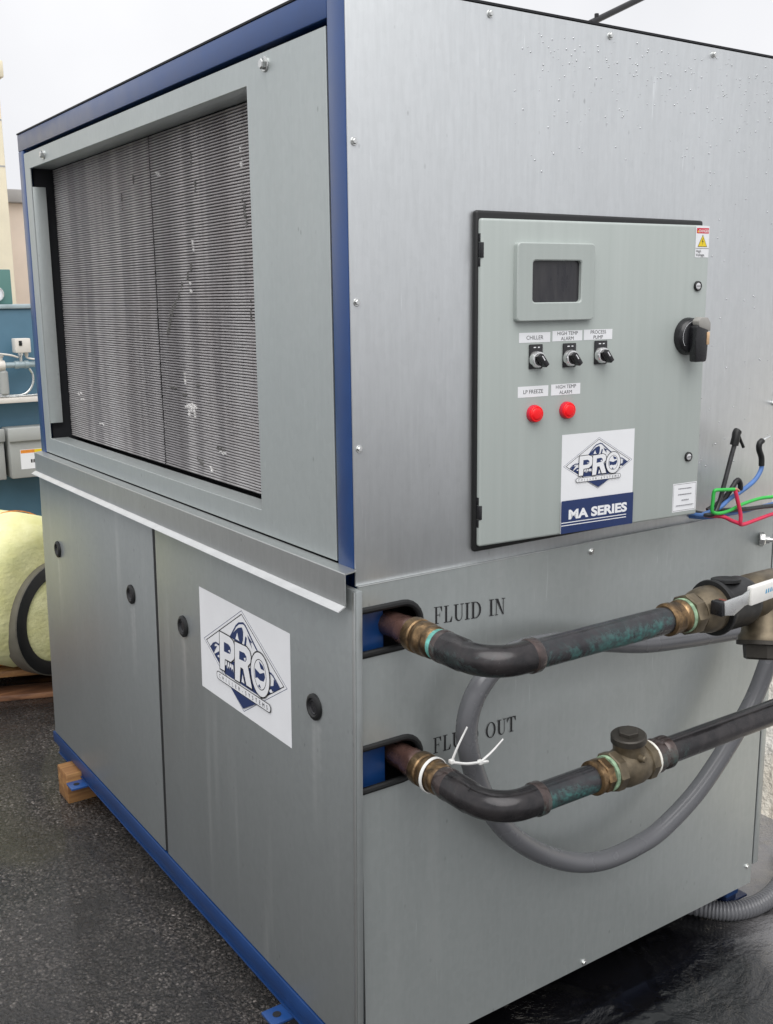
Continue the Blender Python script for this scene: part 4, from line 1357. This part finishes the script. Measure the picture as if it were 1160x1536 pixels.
# ---- loose wires (y about -0.05 before the sheet)
def wire(label, pts, r, mat, extra=None):
    T = thing('loose_wire', label, 'wire', (pts[0][0], pts[0][1], -GZ), 'loose wires beside the control door')
    b = B(); b.tube(spline(pts, 10), r, 10)
    obj('insulation', b, mat, T, smooth=60)
    for nm, p, rr, mm in (extra or []):
        b = B(); b.tube(spline(p, 8), rr, 8); obj(nm, b, mm, T, smooth=60)
    return T
wire('thick black wire standing up with a taped end', [(.800, -.002, .026), (.803, -.025, .024), (.815, -.048, .024), (.830, -.050, .045), (.842, -.050, .078), (.857, -.050, .125), (.870, -.050, .163)], .0048, M_FADED,
     [('taped_end', [(.867, -.050, .158), (.870, -.051, .172), (.873, -.050, .182), (.877, -.050, .186)], .0085, M_BLACK), ('stripped_tail', [(.876, -.052, .180), (.884, -.053, .165), (.892, -.054, .152)], .0030, M_BLACK)])
wire('blue wire curling up to a black taped tip', [(.795, -.002, .022), (.803, -.030, .022), (.832, -.050, .036), (.862, -.050, .050), (.905, -.050, .064), (.940, -.050, .080), (.957, -.050, .098), (.960, -.050, .112)], .0047, M_BLUEW,
     [('taped_end', [(.959, -.050, .108), (.957, -.050, .125), (.948, -.050, .142), (.948, -.050, .154), (.957, -.050, .160)], .0060, M_BLACK), ('bare_tip', [(.956, -.050, .159), (.966, -.051, .163), (.976, -.052, .166)], .0034, M_STEEL)])
wire('short black wire stub with bent taped end', [(.815, -.035, .030), (.846, -.045, .048), (.862, -.050, .066), (.880, -.050, .084)], .0052, M_BLACK,
     [('taped_end', [(.876, -.050, .080), (.886, -.050, .086), (.892, -.051, .078), (.894, -.051, .066)], .0052, M_BLACK)])
wire('bright green wire bent in a square hook', [(1.20, -.06, .036), (1.06, -.055, .038), (1.005, -.055, .039), (.955, -.055, .041), (.900, -.055, .036), (.855, -.055, .027), (.825, -.055, .026), (.806, -.055, .031), (.8025, -.056, .040), (.8025, -.057, .055), (.8025, -.058, .070), (.806, -.060, .0755), (.832, -.060, .0735), (.862, -.060, .071)], .0036, M_GREENW,
     [('bare_strands', [(.861, -.060, .071), (.868, -.061, .071), (.876, -.061, .066)], .0028, M_COPPERL)])
wire('red wire folded into a sharp loop', [(1.20, -.05, .004), (1.06, -.055, .002), (1.008, -.055, .003), (.950, -.058, -.001), (.905, -.062, -.004), (.884, -.064, -.003), (.880, -.066, .004), (.879, -.066, .018), (.873, -.064, .040), (.866, -.062, .062), (.864, -.061, .068)], .0040, M_REDW,
     [('folded_end', [(.882, -.062, -.001), (.862, -.058, .007), (.840, -.052, .017), (.818, -.030, .018), (.806, -.002, .018)], .0040, M_REDW)])
wire('thick black wire running right behind the red one', [(.82, -.036, .028), (.86, -.042, .026), (.92, -.048, .022), (.98, -.050, .020), (1.06, -.052, .016), (1.2, -.06, .008)], .0046, M_FADED)
wire('flat lying blue wire behind the red loop', [(.800, -.002, .014), (.820, -.030, .014), (.86, -.040, .016), (.92, -.042, .016), (.98, -.040, .018), (1.06, -.040, .022)], .0038, M_BLUEW)

# ================================================================== SMALL THINGS ON THE GROUND
b = B(); b.box(-.056, .26, 1.492, 1.582, -GZ, -.894, .003)
tag(obj('wood_block', b, M_WOOD), 'sawn lumber block under the far end of the blue rail', 'wood block')

# pallet carrying the insulated tank
PX, PY = 0.20, 2.36
T = thing('wooden_pallet', 'wet brown wooden pallet under the yellow insulated tank', 'pallet', (PX, PY + .5, -GZ))
rotp = Matrix.Translation((PX, PY, 0)) @ Matrix.Rotation(R(-21), 4, 'Z')
for x in (-1.05, -.45, .12):
    b = B(); b.box(x, x + .045, .0015, 1.1, -GZ + .022, -.893, .003); obj('stringer', b, M_WOODW, T, m=rotp)
for i in range(7):
    y0 = -.012 + i * .160
    b = B(); b.box(-1.10, .18, y0, y0 + .125, -.8925, -.868, .003); obj('deck_board', b, M_WOOD, T, m=rotp)
for i in range(3):
    y0 = -.010 + i * .45
    b = B(); b.box(-1.10, .18, y0, y0 + .11, -GZ, -GZ + .0215, .003); obj('bottom_board', b, M_WOODW, T, m=rotp)

# insulated tank
TN = thing('insulated_tank', 'yellow insulation wrapped tank with dark flange ring lying on pallet', 'tank', (0.05, 2.7, -.868))
an = Vector((0.50, -0.86, 0.0)).normalized()
c0 = Vector((0.165, 2.375, -0.585))
b = B(); b.lathe(c0, -an, [(-.008, 0.0), (-.007, .12), (-.004, .19), (.0, .215), (.02, .250), (.07, .278), (.16, .284), (.40, .284), (.41, .280), (.42, .284), (.90, .286), (1.0, .25), (1.03, 0)], 56, closed=False)
for v in b.bm.verts:
    a = math.atan2(v.co.z + .585, (v.co - c0).dot(Vector((0.86, 0.5, 0))))
    v.co += Vector((0, 0, 1)) * (0.004 * math.sin(a * 5 + v.co.y * 17) + 0.003 * math.sin(a * 11 + v.co.x * 29))
obj('insulation_wrap', b, M_YELLOW, TN, smooth=60)
b = B(); b.lathe(c0, -an, [(.155, .2850), (.155, .2885), (.163, .2885), (.163, .2850)], 56, closed=False)
obj('strap', b, M_ORANGE, TN)
cr0 = c0 + an * .004 + Vector((0.030, 0.0, -.100))
b = B(); b.lathe(cr0, an, [(-.06, .20), (-.05, .212), (.012, .212), (.015, .208)], 56, closed=False)
obj('flange_rim', b, M_GREYPL, TN, smooth=50)
b = B(); b.lathe(cr0, an, [(.015, .2079), (.017, .205), (.017, .162), (.006, .158), (.004, .150)], 56, closed=False)
obj('flange_ring', b, M_BLACK, TN, smooth=50)
b = B(); b.lathe(cr0, an, [(.0045, .163), (.010, .154), (.016, .11), (.018, 0)], 48)
obj('end_insulation', b, M_YELLOW, TN, smooth=60)

# ================================================================== EQUIPMENT BEHIND THE CHILLER
CB = thing('equipment_cabinet', 'teal blue painted equipment cabinet behind the chiller', 'cabinet', (0.5, 4.1, -GZ))
b = B(); b.box(-0.9, 2.0, 3.60, 4.6, -GZ + .06, 0.425, .008); obj('housing', b, M_TEAL, CB)
b = B(); b.box(-0.91, 2.01, 3.588, 4.61, 0.4255, 0.445, .004); obj('top_rim', b, M_ALU, CB)
b = B(); b.box(-0.86, 1.96, 3.63, 4.57, -GZ, -GZ + .0595); obj('plinth', b, M_DARK, CB)
b = B(); b.box(-0.9, 1.2, 3.50, 3.5995, 0.006, 0.030, .003); obj('shelf', b, M_IVORY, CB)

T = thing('pressure_switch', 'ivory pressure switch box above the pale pipe', 'switch', (.465, 3.52, .17))
b = B(); b.box(.428, .497, 3.49, 3.55, .230, .294, .004); obj('case', b, M_IVORY, T)
b = B(); b.box(.444, .458, 3.487, 3.4898, .262, .284, .001); obj('window', b, M_BLACKP, T)
b = B(); b.lathe((.455, 3.52, .2298), (0, 0, -1), [(0, .013), (.012, .013), (.013, .008), (.045, .007)], 14); obj('stem', b, M_STEEL, T)
b = B(); b.lathe((.482, 3.52, .2298), (0, 0, -1), [(0, .009), (.014, .009), (.015, .006), (.022, .006)], 14); obj('cable_gland', b, M_IVORY, T)

T = thing('header_pipe', 'pale horizontal pipe crossing in front of the teal cabinet', 'pipe', (.2, 3.52, .17))
b = B(); b.lathe((-0.7, 3.52, .176), (1, 0, 0), [(0, .013), (1.75, .013)], 18); obj('pipe', b, M_ALU, T)
b = B(); b.lathe((.425, 3.52, .176), (1, 0, 0), [(0, .013), (.001, .018), (.018, .0185), (.019, .016), (.044, .016), (.045, .0185), (.062, .018), (.063, .013)], 18); obj('tee', b, M_ALU, T)
b = B(); b.lathe((.345, 3.52, .176), (1, 0, 0), [(0, .013), (.002, .022), (.018, .026), (.036, .022), (.038, .013)], 18); b.lathe((.364, 3.52, .176), (0, 0, 1), [(.02, .010), (.035, .012), (.038, .016), (.044, .016)], 14); obj('valve', b, M_IVORY, T)
b = B(); b.lathe((.372, 3.52, .155), (0, 0, -1), [(0, .012), (.01, .021), (.105, .021), (.112, .014), (.118, 0)], 18); obj('filter_bowl', b, M_GREYBOX, T)

T = B(); T.tube(spline([(.483, 3.52, .206), (.505, 3.50, .200), (.56, 3.50, .195), (.66, 3.50, .17)], 8), .0045, 8)
tag(obj('cable', T, M_IVORY, smooth=60), 'thin pale cable leaving the pressure switch towards the chiller', 'cable')
T = B(); T.tube(spline([(.20, 3.50, .245), (.33, 3.50, .232), (.40, 3.50, .222), (.440, 3.505, .210)], 8), .0045, 8)
tag(obj('cable', T, M_IVORY, smooth=60), 'thin pale cable reaching the pressure switch from the left', 'cable')
T = B(); T.tube(spline([(.487, 3.51, .158), (.500, 3.51, .13), (.497, 3.51, .09), (.475, 3.51, .055), (.440, 3.51, .040), (.36, 3.51, .042), (.24, 3.51, .060)], 8), .0055, 8)
tag(obj('cable', T, M_STEEL, smooth=60), 'pale tube curling from the pipe down to the shelf', 'cable')
T = B(); T.tube(spline([(.20, 3.508, .062), (.34, 3.508, .038), (.48, 3.508, .036), (.70, 3.508, .050)], 8), .005, 8)
tag(obj('cable', T, M_STEEL, smooth=60), 'pale tube lying along the white shelf', 'cable')

T = thing('junction_box', 'grey steel junction box with warning label on teal cabinet', 'junction box', (.45, 3.5, -.35))
b = B(); b.box(.362, .70, 3.47, 3.5995, -.336, -.108, .006); obj('case', b, M_GREYBOX, T)
b = B(); b.box(.356, .706, 3.455, 3.4695, -.165, -.104, .004); obj('lid_flange', b, M_GREYBOX, T)
b = B()
b.flat([(.405, -.295), (.560, -.295), (.560, -.205), (.405, -.205)], 3e-4); b.k = 10
b.mi = 1; b.flat([(.407, -.222), (.470, -.222), (.470, -.207), (.407, -.207)])
b.mi = 2; b.flat([(.470, -.222), (.558, -.222), (.558, -.207), (.470, -.207)])
b.mi = 3
x = .450
while x < .512:
    w = random.uniform(.003, .008); b.flat([(x, -.268), (x + w, -.268), (x + w, -.252), (x, -.252)]); x += w + .0018
x = .480
while x < .530:
    w = random.uniform(.002, .005); b.flat([(x, -.240), (x + w, -.240), (x + w, -.234), (x, -.234)]); x += w + .0018
obj('warning_label', b, [M_WHITE, M_ORANGE, M_YELP, M_INK], T, m=Matrix.Translation((0, 3.4697, 0)), smooth=0)
T = thing('junction_box', 'second grey steel box left of the labelled junction box', 'junction box', (.27, 3.55, -.35))
b = B(); b.box(.20, .345, 3.50, 3.5995, -.34, -.11, .005); obj('case', b, M_GREYBOX, T)
b = B(); b.box(.195, .350, 3.488, 3.4995, -.165, -.106, .004); obj('lid_flange', b, M_GREYBOX, T)

T = thing('gauge_box', 'sea green box with round gauge on top of the teal cabinet', 'gauge', (.35, 3.8, .445))
b = B(); b.box(.10, .478, 3.66, 3.95, .4455, .602, .004); obj('case', b, M_GREENB, T)
b = B(); b.lathe((.405, 3.6598, .492), (0, -1, 0), [(0, .034), (.012, .034), (.014, .030), (.010, .028)], 28, closed=False); obj('gauge_rim', b, M_STEEL, T)
b = B(); b.lathe((.405, 3.6596, .492), (0, -1, 0), [(0, .0295), (.008, .0295), (.008, 0)], 24); obj('dial', b, M_WHITE, T)
b = B(); b.box(.4038, .4062, 3.6498, 3.6510, .490, .514); obj('needle', b, M_INK, T)

# buildings beyond
T = thing('cream_building', 'tall cream stucco building at the far left', 'building', (-0.1, 9, -GZ))
b = B(); b.box(-1.6, 1.395, 7.0, 12.0, -GZ, 2.08, .01); obj('wall', b, M_CREAM, T)
b = B(); b.box(-1.64, 1.425, 6.96, 12.04, 2.0805, 2.20, .01); obj('parapet', b, M_CREAM, T)
for z in (1.45, 1.78):
    b = B(); b.box(-1.59, 1.390, 6.9985, 7.0, z, z + .012); obj('score_line', b, M_CAPG, T)
T = thing('pink_building', 'low pinkish stucco building with grey coping behind the cream one', 'building', (4, 10.5, -GZ))
b = B(); b.box(1.45, 5.2, 8.2, 13.0, -GZ, 1.30, .01); obj('wall', b, M_PINK, T)
b = B(); b.box(1.45, 5.25, 8.14, 13.05, 1.3005, 1.41, .01); obj('coping', b, M_CAPG, T)

# dark rod rising behind the roof
T = thing('roof_rod', 'dark slender rod slanting up behind the chiller roof', 'rod', (.95, .55, TOP + .004))
d = Vector((.161, 0, .074)).normalized()
p = Vector((1.303, .80, 1.175)); base = Vector((WID - .10, .80, TOP + .0045))
b = B(); b.lathe(p - d * .02, d, [(0, .0085), (1.0, .0085)], 12); b.lathe(p + d * .005 + Vector((0, 0, .006)), (0, 0, 1), [(0, .006), (.010, .006)], 8)
obj('rod', b, M_BLACKP, T)
b = B(); b.tube(spline([base, base + Vector((.06, 0, .09)), p - d * .16, p - d * .02], 8), .008, 10)
obj('bracket', b, M_BLACKP, T)

# pale mottled bank at the right, rising away from the cabinet
b = B()
NYW, NXW = 70, 40
def bz(x, y):
    d = x - 1.46 - 0.05 * math.sin(y * 2.3) - 0.025 * math.sin(y * 7.1)
    h = 0.42 * (1 - math.exp(-max(0, d) * 5.0)) + 0.36 * max(0, d)
    h += (0.05 * math.sin(x * 7 + y * 3) + 0.04 * math.sin(y * 8.3 - x * 4) + 0.02 * math.sin(x * 19 + 2 * math.sin(y * 13))) * min(1, max(0, d) * 4)
    return -GZ - 0.03 + max(0.0, h)
g_ = {}
for i in range(NYW + 1):
    for j in range(NXW + 1):
        y = -0.6 + 5.6 * i / NYW; x = 1.40 + 2.6 * (j / NXW) ** 1.5
        g_[i, j] = b.bm.verts.new((x, y, bz(x, y) + random.uniform(-.008, .008)))
for i in range(NYW):
    for j in range(NXW):
        b.bm.faces.new((g_[i, j], g_[i + 1, j], g_[i + 1, j + 1], g_[i, j + 1]))
bmesh.ops.recalc_face_normals(b.bm, faces=b.bm.faces[:])
if sum(f.normal.z for f in b.bm.faces) < 0:
    for f in b.bm.faces: f.normal_flip()
tag(obj('pale_bank', b, M_STONE, smooth=60), 'pale mottled bank with brown stains right of the chiller', 'bank')
